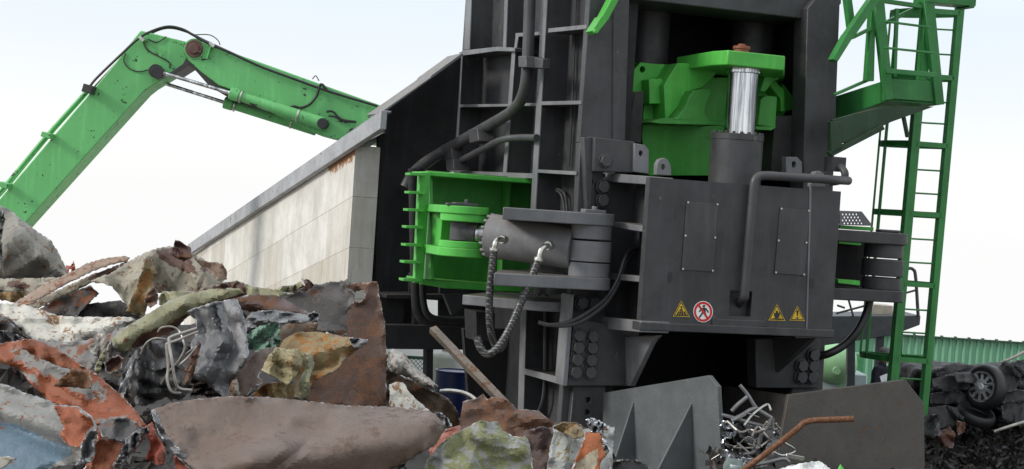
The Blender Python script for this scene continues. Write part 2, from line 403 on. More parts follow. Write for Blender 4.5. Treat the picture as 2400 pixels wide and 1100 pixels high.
# --- front plates of the columns
g = G()
pF(g, [(1387, -80), (1476, -80), (1466, 335), (1360, 335)], 1.2, .15)
pF(g, [(1360, 335), (1420, 335), (1405, 520), (1352, 520)], 1.2, .15)
pF(g, [(1352, 520), (1420, 520), (1420, 1250), (1292, 1250)], 1.2, .15)
pF(g, [(1440, -80), (1478, -80), (1466, 330), (1436, 330)], 1.17, .10)
g.out('column', GREY, shear, .012, 2)
g = G()
pF(g, [(1893, 20), (1972, -80), (1950, 520), (1880, 520)], 1.0, .36)
pF(g, [(1880, 520), (1950, 520), (1910, 1250), (1835, 1250)], 1.0, .3)
g.out('column', GREY, shear, .012, 2)
g = G(); pF(g, [(1470, -90), (1975, -90), (1972, 10), (1896, 46), (1470, -4)], 1.15, .9)
g.out('crossbeam', GREY, shear, .015, 2)
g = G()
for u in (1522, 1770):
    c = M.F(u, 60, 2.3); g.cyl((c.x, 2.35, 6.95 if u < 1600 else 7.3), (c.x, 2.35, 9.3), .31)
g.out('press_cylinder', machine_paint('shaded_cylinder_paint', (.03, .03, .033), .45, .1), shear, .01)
# --- lower box
BX, ZB, ZT = 2.73, 4.145, 6.03
px0, px1 = M.F(1710, 700, 0).x, M.F(1762, 700, 0).x; pz0, pz1 = M.F(1735, 742, 0).z, M.F(1735, 682, 0).z
box = G()
box.box(0, px0, 0, .12, ZB, ZT); box.box(px1, BX, 0, .12, ZB, ZT)
box.box(px0, px1, 0, .12, pz1, ZT); box.box(px0, px1, 0, .12, ZB, pz0)
boxo = box.out('front_plate', GREY, shear, 0)
g = G(); g.box(.36, BX - .05, .125, 1.2, ZB + .02, ZT - .005); g.box(px0 + .02, px1 - .02, .30, .34, pz0, pz1)
g.out('counter_box', GREY, shear, .01)
g = G()
pS(g, [(1392, 404), (1517, 413), (1517, 433), (1392, 424)], .0, .36)
pS(g, [(1440, 520), (1513, 531), (1513, 545), (1440, 534)], .0, .36)
pS(g, [(1425, 640), (1505, 648), (1505, 662), (1425, 655)], .02, .3)
pS(g, [(1362, 738), (1502, 752), (1499, 779), (1362, 766)], -.01, .4)
g.out('box_rib', GREY_L, shear, .008)
g = G(); g.box(-.02, BX + .02, -.035, .2, ZB - .02, ZB + .085)
pF(g, [(1672, 738), (1683, 748), (1788, 752), (1797, 744), (1800, 768), (1668, 765)], -.02, .03)
g.out('base_flange', GREY, shear, .012, 2)
g = G(); pF(g, [(1899, 432), (1903, 432), (1893, 772), (1889, 772)], -.012, .02); g.out('weld_seam', GREY_L, shear, .003)
for pts in ([(1610, 472), (1684, 477), (1672, 637), (1597, 633)], [(1829, 487), (1898, 492), (1886, 646), (1815, 641)]):
    g = G(); pF(g, pts, -.014, .016); pn = g.out('access_panel', machine_paint('panel_paint', (.046, .047, .05), .4, .3), shear, .003)
    g = G()
    for a in range(4):
        p, q = pts[a], pts[(a + 1) % 4]; pF(g, band(p, q, 1.6), -.006, .008)
    g.out('panel_gap', BLACK, pn, 0)
    g = G(); cx = sum(p[0] for p in pts) / 4; cy = sum(p[1] for p in pts) / 4
    ps = [(p[0] * .93 + cx * .07, p[1] * .97 + cy * .03) for p in pts]; ps += [((ps[0][0] + ps[3][0]) / 2, (ps[0][1] + ps[3][1]) / 2), ((ps[1][0] + ps[2][0]) / 2, (ps[1][1] + ps[2][1]) / 2)]
    for u, v in ps:
        g = G(); c = M.F(u, v, -.014); g.cyl(c, c + Vector((0, -.012, 0)), .014, n=8); g.out('screw', STEEL, pn, 0)
for u, v in ((1571, 650), (1902, 665)):
    g = G(); pF(g, [(u + x, v + y) for x, y in ((-5, -9), (0, -13), (5, -9), (5, 9), (0, 13), (-5, 9))], -.004, .006); g.out('slot', BLACK, shear, 0)
# --- signs on the box
YEL, BLK, RED, WHT = plain('sign_yellow', (.62, .41, .015), .5, 0, .3, 9), plain('sign_black', (.01, .01, .01), .5), plain('sign_red', (.55, .015, .015), .4, 0, .08), plain('sign_white', (.8, .8, .78), .4, 0, .06)
def tri_sign(u, v, s, pic):
    T = lambda k: [(u + 1.2 * k * .1, v - s * 1.06 * k), (u + s * .98 * k, v + s * .86 * k), (u - s * .98 * k, v + s * .80 * k)]
    g = G(); pF(g, T(1.0), -.006, .008); sg = g.out('warning_sign', YEL, shear, 0)
    g = G(); t1, t2 = T(.90), T(.76); g.poly(FP(t1, -.009), (0, .004, 0), [FP(t2, -.009)]); g.out('border', BLK, sg, 0)
    g = G()
    for pts in pic: pF(g, [(u + x, v + y) for x, y in pts], -.009, .004)
    g.out('pictogram', BLK, sg, 0)
tri_sign(1597, 726, 20, [[(-2, -8), (2, -8), (1, -2), (-1, -2)], [(-3, -1), (3, -1), (4, 3), (-4, 3)], [(-12, 13), (-7, 4), (-4, 4), (-8, 13)], [(-6, 13), (-3, 4), (0, 4), (-2, 13)], [(0, 13), (1, 4), (4, 4), (5, 13)], [(7, 13), (5, 4), (8, 4), (12, 13)]])
tri_sign(1821, 735, 20, [[(-2, -6), (2, -6), (3, 0), (6, -3), (8, -1), (6, 6), (3, 11), (-4, 11), (-7, 3), (-6, -2), (-3, 0)], [(-10, 11), (10, 12), (10, 14), (-10, 13)]])
tri_sign(1869, 737, 18, [[(-2.4, -9), (2.4, -9), (1.3, 4), (-1.3, 4)], ring(0, 8.6, 2.3, 8)])
g = G(); pF(g, ring(1648, 731, 23, 32, 25), -.006, .008); sg = g.out('prohibition_sign', WHT, shear, 0)
g = G(); g.poly(FP(ring(1648, 731, 21.5, 32, 23.5), -.009), (0, .004, 0), [FP(ring(1648, 731, 16.5, 32, 18), -.009)])
pF(g, band((1638, 716), (1659, 746), 4.4), -.013, .004); g.out('red_ring', RED, sg, 0)
g = G()
for pts in (ring(1650, 718, 3.2, 10), [(1645, 722), (1654, 722), (1654, 733), (1647, 733)], band((1654, 723), (1661, 733), 3), band((1646, 723), (1639, 731), 3), band((1652, 732), (1657, 746), 3.6), band((1648, 732), (1639, 745), 3.6)):
    pF(g, pts, -.010, .003)
g.out('pedestrian', BLK, sg, 0)
# --- pipes, lugs on the box
g = G(); D = -.10
g.tube([M.F(1988, 424, .25), M.F(1940, 421, D), M.F(1830, 414, D), M.F(1792, 412, D), M.F(1776, 416, D), M.F(1768, 430, D), M.F(1764, 470, D), M.F(1756, 560, D), M.F(1746, 682, D), M.F(1742, 700, -.05), M.F(1730, 715, .2)], .058, 14)
g.out('hydraulic_pipe', GREY, shear, 0)
g = G(); g.tube([M.F(1940, 428, .3), M.F(1965, 425, .3), M.F(1978, 418, .3), M.F(1980, 405, .3), M.F(1970, 392, .4), M.F(1950, 383, .6)], .05, 12); g.box(*(lambda c: (c.x - .09, c.x + .12, .4, .6, c.z - .09, c.z + .1))(M.F(1955, 386, .5)))
g.out('hydraulic_pipe', GREY, shear, .005)
def lug(pts, hole, d, t, nm='lifting_lug'):
    g = G(); pF(g, pts, d, t, [hole]); return g.out(nm, GREY_L, shear, .008, 2)
lug([(1539, 410), (1540, 385), (1546, 374), (1556, 370), (1566, 375), (1572, 388), (1574, 412)], ring(1554, 392, 5, 10, 7), .3, .1)
lug([(1901, 438), (1904, 412), (1912, 402), (1922, 401), (1932, 408), (1936, 438)], ring(1915, 422, 6, 10, 8), .1, .1)
lug([(1486, 403), (1487, 336), (1512, 340), (1521, 352), (1521, 408)], ring(1502, 360, 4.5, 10, 7), .95, .12)
lug([(1842, 405), (1842, 368), (1868, 368), (1880, 380), (1881, 408)], ring(1861, 386, 5, 10, 8), .9, .12)
g = G(); c = M.F(1719, 430, .8); cx_, cy_ = c.x, .78
zr = M.F(1719, 312, .5).z
g.lathe((cx_, cy_, 0), [(.345, 5.9), (.345, zr - .08), (.352, zr - .08), (.352, zr), (.30, zr), (.30, zr - .03)], 40)
for i in range(20):
    a = i * math.pi / 10; p = Vector((cx_ + .325 * math.cos(a), cy_ + .325 * math.sin(a), zr)); g.cyl(p, p + Vector((0, 0, .028)), .022, n=8)
bar_ = g.out('counter_cylinder', GREY, shear, .004)
g = G(); zt = M.F(1705, 152, .45).z; g.lathe((cx_ + .03, cy_, 0), [(.205, zr - .1), (.205, zt - .06), (.23, zt - .06), (.23, zt + .02)], 48); g.out('piston_rod', CHROME, bar_, .004)
# --- green slide in the mouth
g = G()
pF(g, [(1462, 218), (1464, 186), (1502, 146), (1536, 150), (1584, 152), (1592, 182), (1812, 182), (1828, 186), (1863, 232), (1861, 256), (1842, 262), (1818, 300), (1816, 412), (1520, 412), (1504, 322), (1511, 228), (1482, 217)], 1.85, .35, [ring(1506, 163, 6, 12, 7.5), ring(1829, 199, 5, 12, 7), ring(1797, 362, 6, 12, 10)])
slide = g.out('shear_slide', GREEN, shear, .012, 2)
g = G()
zb, zt2 = M.F(1705, 152, .45).z, M.F(1705, 117, .45).z
pl = [M.F(1585, 150, 1.86), M.F(1668, 150, .75), M.F(1705, 150, .46), M.F(1838, 160, .45), M.F(1840, 160, 1.86)]
g.poly([Vector((p.x, p.y, zb)) for p in pl], (0, 0, zt2 - zb)); g.out('top_plate', GREEN, slide, .015, 2)
g = G()
pF(g, [(1588, 148), (1668, 150), (1679, 164), (1677, 176), (1646, 206), (1624, 212), (1575, 268), (1560, 284), (1556, 200)], 1.45, .4)
g.out('cheek', GREEN, slide, .012, 2); g = G()
pF(g, [(1812, 165), (1830, 172), (1828, 186), (1812, 192), (1795, 215), (1782, 215), (1796, 165)], 1.45, .4)
g.out('cheek', GREEN, slide, .012, 2)
g = G()
cv = [(1566, 284), (1590, 272), (1606, 252), (1616, 226), (1626, 212), (1664, 208), (1671, 217), (1654, 248), (1652, 268), (1668, 284)]
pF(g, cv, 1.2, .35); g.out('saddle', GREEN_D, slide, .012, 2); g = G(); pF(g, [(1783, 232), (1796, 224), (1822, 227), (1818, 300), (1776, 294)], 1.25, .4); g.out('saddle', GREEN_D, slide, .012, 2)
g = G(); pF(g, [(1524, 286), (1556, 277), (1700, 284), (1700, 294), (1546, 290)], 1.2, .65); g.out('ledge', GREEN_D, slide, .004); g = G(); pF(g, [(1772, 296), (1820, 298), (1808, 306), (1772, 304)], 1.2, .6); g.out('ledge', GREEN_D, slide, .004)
g = G(); pF(g, [(1521, 186), (1549, 184), (1575, 208), (1576, 238), (1568, 240), (1566, 244), (1522, 244)], 1.6, .25); g.out('stop_block', GREEN, slide, .012, 2); g = G(); pF(g, [(1808, 182), (1838, 210), (1840, 262), (1830, 262), (1830, 232), (1806, 205)], 1.6, .25); g.out('stop_block', GREEN, slide, .012, 2)
g = G(); c = M.F(1738, 116, .75); g.lathe((c.x, .75, 0), [(.1, zt2), (.1, zt2 + .06), (.115, zt2 + .06), (.115, zt2 + .1), (.05, zt2 + .1), (.05, zt2 + .13)], 20); g.out('pin', plain('rusty_pin', (.2, .06, .03), .6), slide, .004)
g = G(); pF(g, [(1462, 216), (1509, 214), (1503, 335), (1457, 335)], 1.45, .4); pF(g, [(1487, 216), (1492, 216), (1474, 335), (1468, 335)], 1.44, .02); g.out('guide_block', GUIDE, shear, .006)
g = G(); pF(g, [(1816, 274), (1860, 270), (1853, 412), (1806, 412)], 1.35, .4); g.out('guide_block', GUIDE, shear, .006)
# --- bolts
g = G(); g.faces([(.105 * math.cos(a) * .8, y, .105 * math.sin(a) * .8) for y in (0, -.07) for a in [i * math.pi / 3 + .3 for i in range(6)]], [(0, 1, 2, 3, 4, 5), (11, 10, 9, 8, 7, 6)] + [(i, (i + 1) % 6, 6 + (i + 1) % 6, 6 + i) for i in range(6)])
g.cyl((0, 0, 0), (0, -.018, 0), .1, n=20); bolt = g.out('bolt', GREY, shear, .006)
BOLTS = [(1418, 377, 1.0), (1412, 438, 1.15), (1411, 470, 1.15), (1356, 786, .98), (1354, 815, .98), (1351, 843, .98), (1348, 873, .98), (1388, 788, .98), (1386, 815, .98), (1384, 844, .98), (1382, 873, .98), (1362, 710, 1.1), (1392, 710, 1.1),
         (1878, 857, .9), (1905, 832, .9), (1903, 858, .9), (1876, 884, .9), (1901, 884, .9), (1251, 898, 3.2)]
for i, (u, v, d) in enumerate(BOLTS):
    p = M.F(u, v, d)
    if i == 0: bolt.location = p
    else: dup(bolt, shear, p)
g = G(); pF(g, [(1394, 322), (1488, 332), (1488, 405), (1392, 402)], 1.0, .25); pF(g, [(1368, 322), (1394, 320), (1386, 490), (1376, 490)], 1.08, .15); g.out('clamp_plate', GREY, shear, .01, 2)
g = G(); pF(g, [(1392, 420), (1400, 700), (1345, 700), (1345, 690), (1376, 488)], 1.15, .06); pF(g, [(1392, 420), (1520, 430), (1505, 760), (1345, 745)], 1.3, .1); g.out('web_plate', GREY, shear, .004)
g = G(); pF(g, [(1336, 690), (1346, 690), (1330, 905), (1320, 905)], .95, .3); g.out('flange_strip', GREY_L, shear, .006)
g = G(); pF(g, [(1346, 745), (1500, 775), (1480, 905), (1330, 905)], .98, .25); pF(g, [(1440, 800), (1500, 775), (1482, 905), (1436, 905)], 1.0, .3); g.out('bolted_bracket', GREY, shear, .01, 2)
g = G(); p = [M.F(1543, 786, .15), M.F(1532, 792, .2), M.F(1478, 905, .85), M.F(1440, 905, 1.3), M.F(1440, 790, 1.3)]; g.poly(p, (.07, 0, 0)); g.out('gusset', GREY_L, shear, .008)
g = G(); p = [M.F(1905, 792, .2), M.F(1820, 870, .9), M.F(1775, 905, 1.2), M.F(1775, 795, 1.2)]; g.poly(p, (.07, 0, 0)); pF(g, [(1770, 795), (1922, 795), (1918, 910), (1772, 910)], .92, .25); g.out('bolted_bracket', machine_paint('grimy_grey', (.03, .03, .031), .5, .4), shear, .01)
g = G(); pF(g, [(1345, 905), (1420, 905), (1410, 1250), (1310, 1250)], 1.1, .1, [ring(1379, 938, 6, 12, 7), ring(1377, 967, 6, 12, 7)]); g.out('foot_plate', GREY, shear, .008)
# --- pipes on the left side
g = G(); X = XL - .18
PL = [M.S(1243, -40, X), M.S(1240, 60, X), M.S(1235, 170, X), M.S(1226, 222, X), M.S(1208, 253, X), M.S(1180, 275, X), M.S(1110, 315, X), M.F(1045, 352, 6.0), M.F(1000, 380, 5.95), M.F(968, 408, 5.9), M.F(950, 440, 5.9)]
g.tube(PL, [.082 * (p.y + 20) / 23 for p in spline(PL)], 16); g.out('hydraulic_pipe', GREY, shear, 0)
g = G(); PL2 = [M.S(1258, 323, X + .1), M.S(1215, 323, X + .1), M.S(1182, 327, X), M.S(1150, 340, X), M.S(1060, 388, X)]; g.tube(PL2, .05, 12); g.out('hydraulic_pipe', GREY, shear, 0)
for pts, d in (([(1214, 132), (1232, 131), (1234, 158), (1215, 158)], .5), ([(1097, 304), (1118, 300), (1122, 330), (1100, 336)], .3), ([(1034, 340), (1056, 336), (1060, 372), (1038, 376)], .4), ([(1044, 375), (1062, 372), (1064, 398), (1046, 400)], .3)):
    g = G(); pS(g, pts, X - .14, .26)
    if d == .5: pS(g, [(1232, 133), (1272, 137), (1271, 161), (1234, 157)], X - .02, .12)
    g.out('pipe_clamp', GREY, shear, .01, 2)
g = G()
g.tube([M.F(968, 395, 4.2), M.F(970, 520, 4.2), M.F(974, 690, 4.2), M.F(980, 735, 4.2), M.F(1000, 752, 4.2), M.F(1050, 756, 4.2), M.F(1130, 756, 4.2)], .07, 12)
g.tube([M.F(990, 660, 4.0), M.F(993, 710, 4.0), M.F(1005, 740, 4.0), M.F(1040, 750, 4.0), M.F(1130, 750, 4.0)], .05, 12)
g.tube([M.F(985, 392, 4.2), M.F(972, 402, 4.2), M.F(968, 425, 4.2), M.F(968, 450, 4.2)], .07, 12); g.out('hydraulic_pipe', DARK, shear, 0)
# --- hopper end: near-black plates in place of the shade between wall and shear
g = G()
pF(g, [(886, 300), (890, 266), (1010, 183), (1084, 126), (1078, 402), (966, 410), (960, 690), (879, 690)], WD + .05, .1)
pF(g, [(872, 345), (1000, 345), (1000, 760), (872, 760)], WD + .4, .1)
pF(g, [(905, 690), (1240, 690), (1240, 705), (905, 700)], WD - .6, .6)
g.out('hopper_plate', DARK, shear, .01)
g = G(); pF(g, [(888, 266), (1008, 182), (1012, 176), (1084, 124), (1086, 130), (1012, 184), (892, 270)], WD - .9, .75); g.out('hopper_rim', GREY_L, shear, .006)  # lighter grey paints the lit top edge of the dark plate
g = G()
pF(g, [(880, 690), (948, 690), (945, 765), (880, 765)], WD - .3, .1); pF(g, [(880, 760), (1230, 768), (1230, 822), (880, 818)], WD - .5, .3); pF(g, [(1000, 815), (1016, 815), (1012, 1100), (996, 1100)], WD - .4, .2)
pF(g, [(1030, 640), (1240, 640), (1240, 770), (1030, 770)], WD - .45, .1); pF(g, [(960, 640), (1035, 640), (1035, 705), (960, 700)], WD - .35, .1); pF(g, [(1085, 770), (1220, 770), (1210, 1100), (1110, 1100)], 5.0, .1)
pF(g, [(970, 686), (985, 686), (982, 760), (970, 760)], WD - .45, .15)
g.out('hopper_frame', DARK, shear, .008)
# --- green clamp wing
g = G(); D = 3.1
pF(g, [(984, 404), (1010, 404), (992, 664), (972, 664)], D - .1, .12)
pF(g, [(1003, 402), (1250, 420), (1250, 431), (1003, 412)], D, .8)
pF(g, [(990, 654), (1250, 676), (1250, 686), (1040, 676), (990, 666)], D, .8)
wing = g.out('clamp_wing', GREEN, shear, .01, 2)
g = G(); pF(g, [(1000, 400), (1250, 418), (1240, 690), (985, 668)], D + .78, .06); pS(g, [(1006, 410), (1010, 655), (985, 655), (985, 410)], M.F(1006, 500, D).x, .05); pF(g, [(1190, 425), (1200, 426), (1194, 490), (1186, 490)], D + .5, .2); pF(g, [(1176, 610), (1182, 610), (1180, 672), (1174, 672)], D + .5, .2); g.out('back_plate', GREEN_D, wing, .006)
g = G()
for v, u in ((407, 984), (450, 982), (491, 979), (531, 976), (573, 974), (613, 971), (655, 969)):
    g = G(); pF(g, [(u - 24, v - 2), (u + 16, v - 1), (u + 16, v + 6), (u - 24, v + 4)], D - .25, .22); g.out('stiffener_fin', GREEN, wing, .004)
# eye brackets of the wing and the cylinder pin
pc = M.F(1095, 540, 2.0); D2 = 1.9
def eye(g, z0, z1, r, c, back=1.2, wl_=0, yb=.8):
    n = 14; pts = [Vector((c.x + r * math.cos(a), c.y + r * math.sin(a), z0)) for a in [math.pi + i * math.pi / n for i in range(n + 1)]]
    pts += [Vector((c.x + r + .15, c.y + back, z0)), Vector((c.x - r - wl_, c.y + back, z0))]
    if wl_: pts += [Vector((c.x - r - wl_, c.y + yb, z0)), Vector((c.x - r * .9, c.y + yb * .8, z0))]
    g.poly(pts, (0, 0, z1 - z0))
zz = lambda v: M.F(1095, v, 1.8).z
g = G(); ec = Vector((pc.x - .03, 2.1, 0)); wlx = ec.x - .33 - M.F(1003, 490, 2.95).x
eye(g, zz(503), zz(484), .33, ec, 1.3, wlx); eye(g, zz(604), zz(583), .33, ec, 1.3, wlx)
g.lathe((ec.x, ec.y, 0), [(.31, zz(521)), (.31, zz(502))], 36); g.lathe((ec.x, ec.y, 0), [(.31, zz(584)), (.31, zz(567))], 36); g.poly(FP([(1036, 500), (1062, 500), (1058, 585), (1030, 585)], 2.6), (0, .5, 0))
g.out('eye_bracket', GREEN, wing, .012, 2)
g = G(); c = Vector((ec.x, ec.y, zz(484))); g.box(c.x - .16, c.x + .16, c.y - .1, c.y + .06, c.z, c.z + .045); g.cyl(c + Vector((.02, -.04, .04)), c + Vector((.02, -.04, .09)), .035, n=6); g.box(c.x - .3, c.x - .1, c.y - .2, c.y - .1, c.z, c.z + .03); g.out('pin_keeper', GREY, wing, .006)
# --- clamp cylinder and its clevis
kc = M.F(1380, 580, .9); kd = .85; kc = Vector((kc.x, kd, 0)); zk = lambda v: M.F(1385, v, .6).z
g = G()
r = .285
def clev(z0, z1, v0):
    n = 16; pts = [Vector((kc.x + r * math.cos(a), kc.y + r * math.sin(a), z0)) for a in [-math.pi / 2 + i * math.pi / n * .9 for i in range(n + 1)]]
    a = M.F(v0, 490, kd - r)
    pts += [Vector((kc.x + .3, 1.22, z0)), Vector((kc.x + .02, 1.22, z0)), Vector((XL, 2.4, z0)), Vector((a.x + .42, 1.6, z0)), Vector((a.x, kd - r, z0))]
    g.poly(pts, (0, 0, z1 - z0))
clev(zk(528), zk(499), 1179); clev(zk(680), zk(651), 1168)
g.lathe((kc.x, kc.y, 0), [(.262, zk(562)), (.262, zk(527))], 40); g.lathe((kc.x, kc.y, 0), [(.262, zk(652)), (.262, zk(617))], 40)
clv = g.out('clevis_bracket', GREY_L, shear, .012, 2)
g = G(); c = Vector((kc.x - .02, kc.y, zk(499))); g.box(c.x - .14, c.x + .15, c.y - .14, c.y + .02, c.z, c.z + .045); g.cyl(c + Vector((.02, -.06, .04)), c + Vector((.02, -.06, .085)), .04, n=6); g.out('pin_keeper', GREY_L, clv, .006)
g = G(); p0 = Vector((ec.x, ec.y, zz(544))); p1 = Vector((kc.x, kc.y, zk(589)))
ax = (p1 - p0).normalized(); Lc = (p1 - p0).length
g.lathe((kc.x, kc.y, 0), [(.27, zk(614)), (.27, zk(566))], 40)
q0, q1 = p0 + ax * .40, p1 - ax * .2
g.tube([q0, q0 + ax * .03, q0 + ax * .03, q0 + ax * .14, q0 + ax * .2, q1], [.25, .285, .29, .29, .285, .275], 40, False)
for i in range(16):
    a = i * math.pi / 8; s1 = ax.cross(Vector((0, 0, 1))).normalized(); s2 = s1.cross(ax); p = q0 + (s1 * math.cos(a) + s2 * math.sin(a)) * .27; g.cyl(p + ax * .03, p - ax * .025, .022, n=8)
cyl = g.out('clamp_cylinder', machine_paint('cylinder_paint', (.15, .15, .156), .4, .5), shear, .006)
g = G(); g.cyl(p0 + ax * .12, q0 + ax * .1, .135, n=32); g.out('piston_rod', CHROME, cyl, 0)
g = G(); g.lathe((ec.x, ec.y, 0), [(.17, zz(566)), (.17, zz(522))], 36); g.cyl(p0 + ax * .05, p0 + ax * .24, .16, .15, 28); g.out('rod_eye', GREY, cyl, .008)
# hoses with metal ends, braided
def braid():
    t = NT('braided_hose'); w = t.n.new('ShaderNodeTexWave'); w.inputs['Scale'].default_value = 9; w.bands_direction = 'DIAGONAL'; t.l.new(t.tc.outputs['Object'], w.inputs[0])
    w2 = t.n.new('ShaderNodeTexWave'); w2.inputs['Scale'].default_value = 9; w2.bands_direction = 'Z'; t.l.new(t.tc.outputs['Object'], w2.inputs[0])
    f = t.math('MULTIPLY', t.ramp(w.outputs[1], .3, .7), t.ramp(w2.outputs[1], .2, .5)); t.bump(f, .35, .006)
    return t.done(t.mix(f, (.03, .03, .03), (.13, .13, .125)), .4, .3)
BRAID = braid()
def hose(pts, d, r, fit, name='hose'):
    g = G(); P = [M.F(u, v, d + k) for u, v, k in pts]; g.tube(P, r, 12); h = g.out(name, BRAID, shear, 0)
    g = G(); q = [M.F(u, v, d + k) for u, v, k in fit]; g.tube(q, r * .72, 12); g.cyl(q[0] + Vector((-.02, 0, 0)), q[0] + Vector((.05, .06, 0)), r * 1.15, n=8); g.cyl(q[-1], q[-2] * .3 + q[-1] * .7, r * 1.25, n=12); g.out('fitting', STEEL, h, 0)
hose([(1158, 585, 0), (1152, 640, 0), (1147, 700, 0), (1148, 760, 0), (1156, 800, .05), (1168, 818, .1), (1180, 808, .2), (1184, 790, .3)], .95, .048, [(1179, 562, .2), (1168, 562, .05), (1161, 570, 0), (1158, 588, 0)])
hose([(1262, 610, 0), (1246, 650, 0), (1224, 702, 0), (1202, 755, 0), (1178, 800, .0), (1160, 822, 0), (1142, 830, .05), (1126, 815, .1), (1118, 790, .15)], .62, .05, [(1287, 576, .1), (1276, 579, .02), (1268, 588, 0), (1262, 612, 0)])
g = G()
for k in (0, 12):
    g.tube([M.F(1500, 583 + k * .3, 1.0), M.F(1476, 588 + k, .9), M.F(1462, 612 + k, .8), M.F(1448, 655 + k, .75), M.F(1420, 700 + k, .72), M.F(1370, 738 + k, .7), M.F(1330, 756 + k * .6, .7), M.F(1290, 762, .72), M.F(1262, 756, .8)], .026, 8)
g.out('thin_hose', HOSE, shear, 0)
for k in (0, 16):
    g = G(); g.tube([M.S(1284 + k, 440, XL + .3), M.S(1312 + k * .6, 452, XL + .28), M.S(1322 + k * .4, 480, XL + .3), M.S(1322 + k * .4, 520, XL + .3)], .02, 8)
    g.out('cable', HOSE, shear, 0); g = G(); g.tube([M.S(1262 + k, 690, XL + .25), M.S(1262 + k, 800, XL + .25), M.S(1258 + k, 930, XL + .22), M.S(1240 + k * .5, 990, XL + .2)], .03, 8)
    g.out('cable', HOSE, shear, 0); g = G(); g.tube([M.S(1350 - k * .2, -30, XL + .3), M.S(1346 - k * .2, 120, XL + .3), M.S(1340 + k * .1, 240, XL + .3), M.S(1330 + k * .2, 390, XL + .3)], .015, 6)
    g.out('cable', HOSE, shear, 0)
# lower left shelf
g = G(); zs = M.F(1170, 728, 1.3).z
pl = [M.F(1083, 712, 2.0), M.F(1200, 735, 1.5), M.F(1262, 748, 1.3), M.F(1318, 748, 1.3), M.F(1318, 720, 2.4), M.F(1140, 700, 2.9)]
zl = M.F(1083, 714, 2.0).z
g.poly([Vector((p.x, p.y, zl)) for p in pl], (0, 0, .13)); g.out('shelf_plate', GREY_L, shear, .01, 2)
g = G(); pF(g, [(1115, 730), (1160, 735), (1160, 800), (1118, 800)], 2.2, .5); pF(g, [(1040, 690), (1120, 690), (1090, 720), (1060, 740)], 3.0, .1); g.out('support_plate', DARK, shear, .006)
# right clevis stack
rc = M.F(2069, 620, .8); zr_ = lambda v: M.F(2075, v, .5).z; rx = rc.x
g = G()
for a, b, R in ((606, 572, .265), (682, 652, .265)): g.lathe((rx, .8, 0), [(R, zr_(a)), (R, zr_(b))], 36)
g.lathe((rx, .8, 0), [(.285, zr_(649)), (.285, zr_(609))], 36)
for a, b in ((573, 545), (709, 681)):
    n = 14; pts = [Vector((rx + .31 * math.cos(q), .8 + .31 * math.sin(q), zr_(a))) for q in [-math.pi / 2 + i * math.pi / n for i in range(n + 1)]]
    pts += [Vector((rx, 1.4, zr_(a))), Vector((BX + .1, 1.4, zr_(a))), Vector((BX + .1, .49, zr_(a)))]
    g.poly(pts, (0, 0, zr_(b) - zr_(a)))
g.box(rx - .16, rx + .16, .66, .8, zr_(545), zr_(538))
g.out('clevis_bracket', machine_paint('dull_grey', (.035, .036, .038), .5, .25), shear, .015, 2)
g = G(); g.box(BX - .1, rx + .1, 1.35, 1.7, zr_(705), zr_(548)); g.out('clevis_web', DARK, shear, .01)
g = G(); pF(g, [(1966, 559), (2022, 565), (2018, 576), (1966, 571)], .55, .2); g.out('clamp_wing', GREEN, shear, .006); g = G(); pF(g, [(1964, 654), (2016, 658), (2016, 670), (1964, 664)], .55, .2); g.out('clamp_wing', GREEN, shear, .006); g = G(); pF(g, [(1968, 528), (2048, 533), (2048, 542), (1968, 536)], 1.5, .6); g.out('clamp_wing', GREEN, shear, .006)
g = G(); g.tube([M.F(2040, 700, .8), M.F(2030, 735, .8), M.F(2010, 775, .8), M.F(1980, 808, .85), M.F(1945, 828, .9), M.F(1920, 835, 1.0)], .055, 12); g.out('hose', BLACK, shear, 0)
g = G(); outer = [(1968, 494), (2020, 496), (2046, 530), (1968, 528)]
pF(g, outer, 1.3, .02, [ring(1976 + i * 8 + (j % 2) * 4, 503 + j * 7, 2.6, 6, 2.4) for j in range(4) for i in range(8) if 1976 + i * 8 + (j % 2) * 4 < 2012 + j * 5 and i < 7]); g.out('perforated_guard', GREY_L, shear, 0)
g = G(); pF(g, band((1452, -20), (1418, 45), 16), .9, .2); pF(g, band((1418, 42), (1394, 76), 17, 13), .88, .24); c = M.F(1394, 74, .86); g.cyl(c, c + Vector((0, -.06, 0)), .03, n=10); g.out('brace_arm', GREEN, shear, .006)

# ------------------------------------------------------------------ caged ladder and work platform on the right
lad = thing('caged_ladder', 'tall green caged ladder rising beside the shear', 'ladder', M)
LD = 1.3
def lp(u, v, d=LD): return M.F(u, v, d)
for a, b, w in (((2183, -40), (2094, 960), 22), ((2258, 0), (2164, 1030), 17)):
    g = G(); pF(g, band(a, b, w * .66), LD, .05); st = g.out('stile', LADDERG, lad, .006)
    g = G(); pF(g, band((a[0] - w * .42, a[1]), (b[0] - w * .42, b[1]), w * .3), LD - .005, .10); g.out('stile_flange', LADDERG, st, .004)
lx = lambda v: 2183 + (2094 - 2183) * (v + 40) / 1000
rx_ = lambda v: 2258 + (2164 - 2258) * v / 1030
for v in (70, 128, 186, 240, 290, 345, 400, 455, 510, 562, 617, 672, 727, 781, 833, 889):
    g = G(); g.cyl(lp(lx(v) + 8, v - 2, LD + .05), lp(rx_(v), v + 2, LD + .05), .013, n=8); g.out('rung', LADDERG, lad, 0)
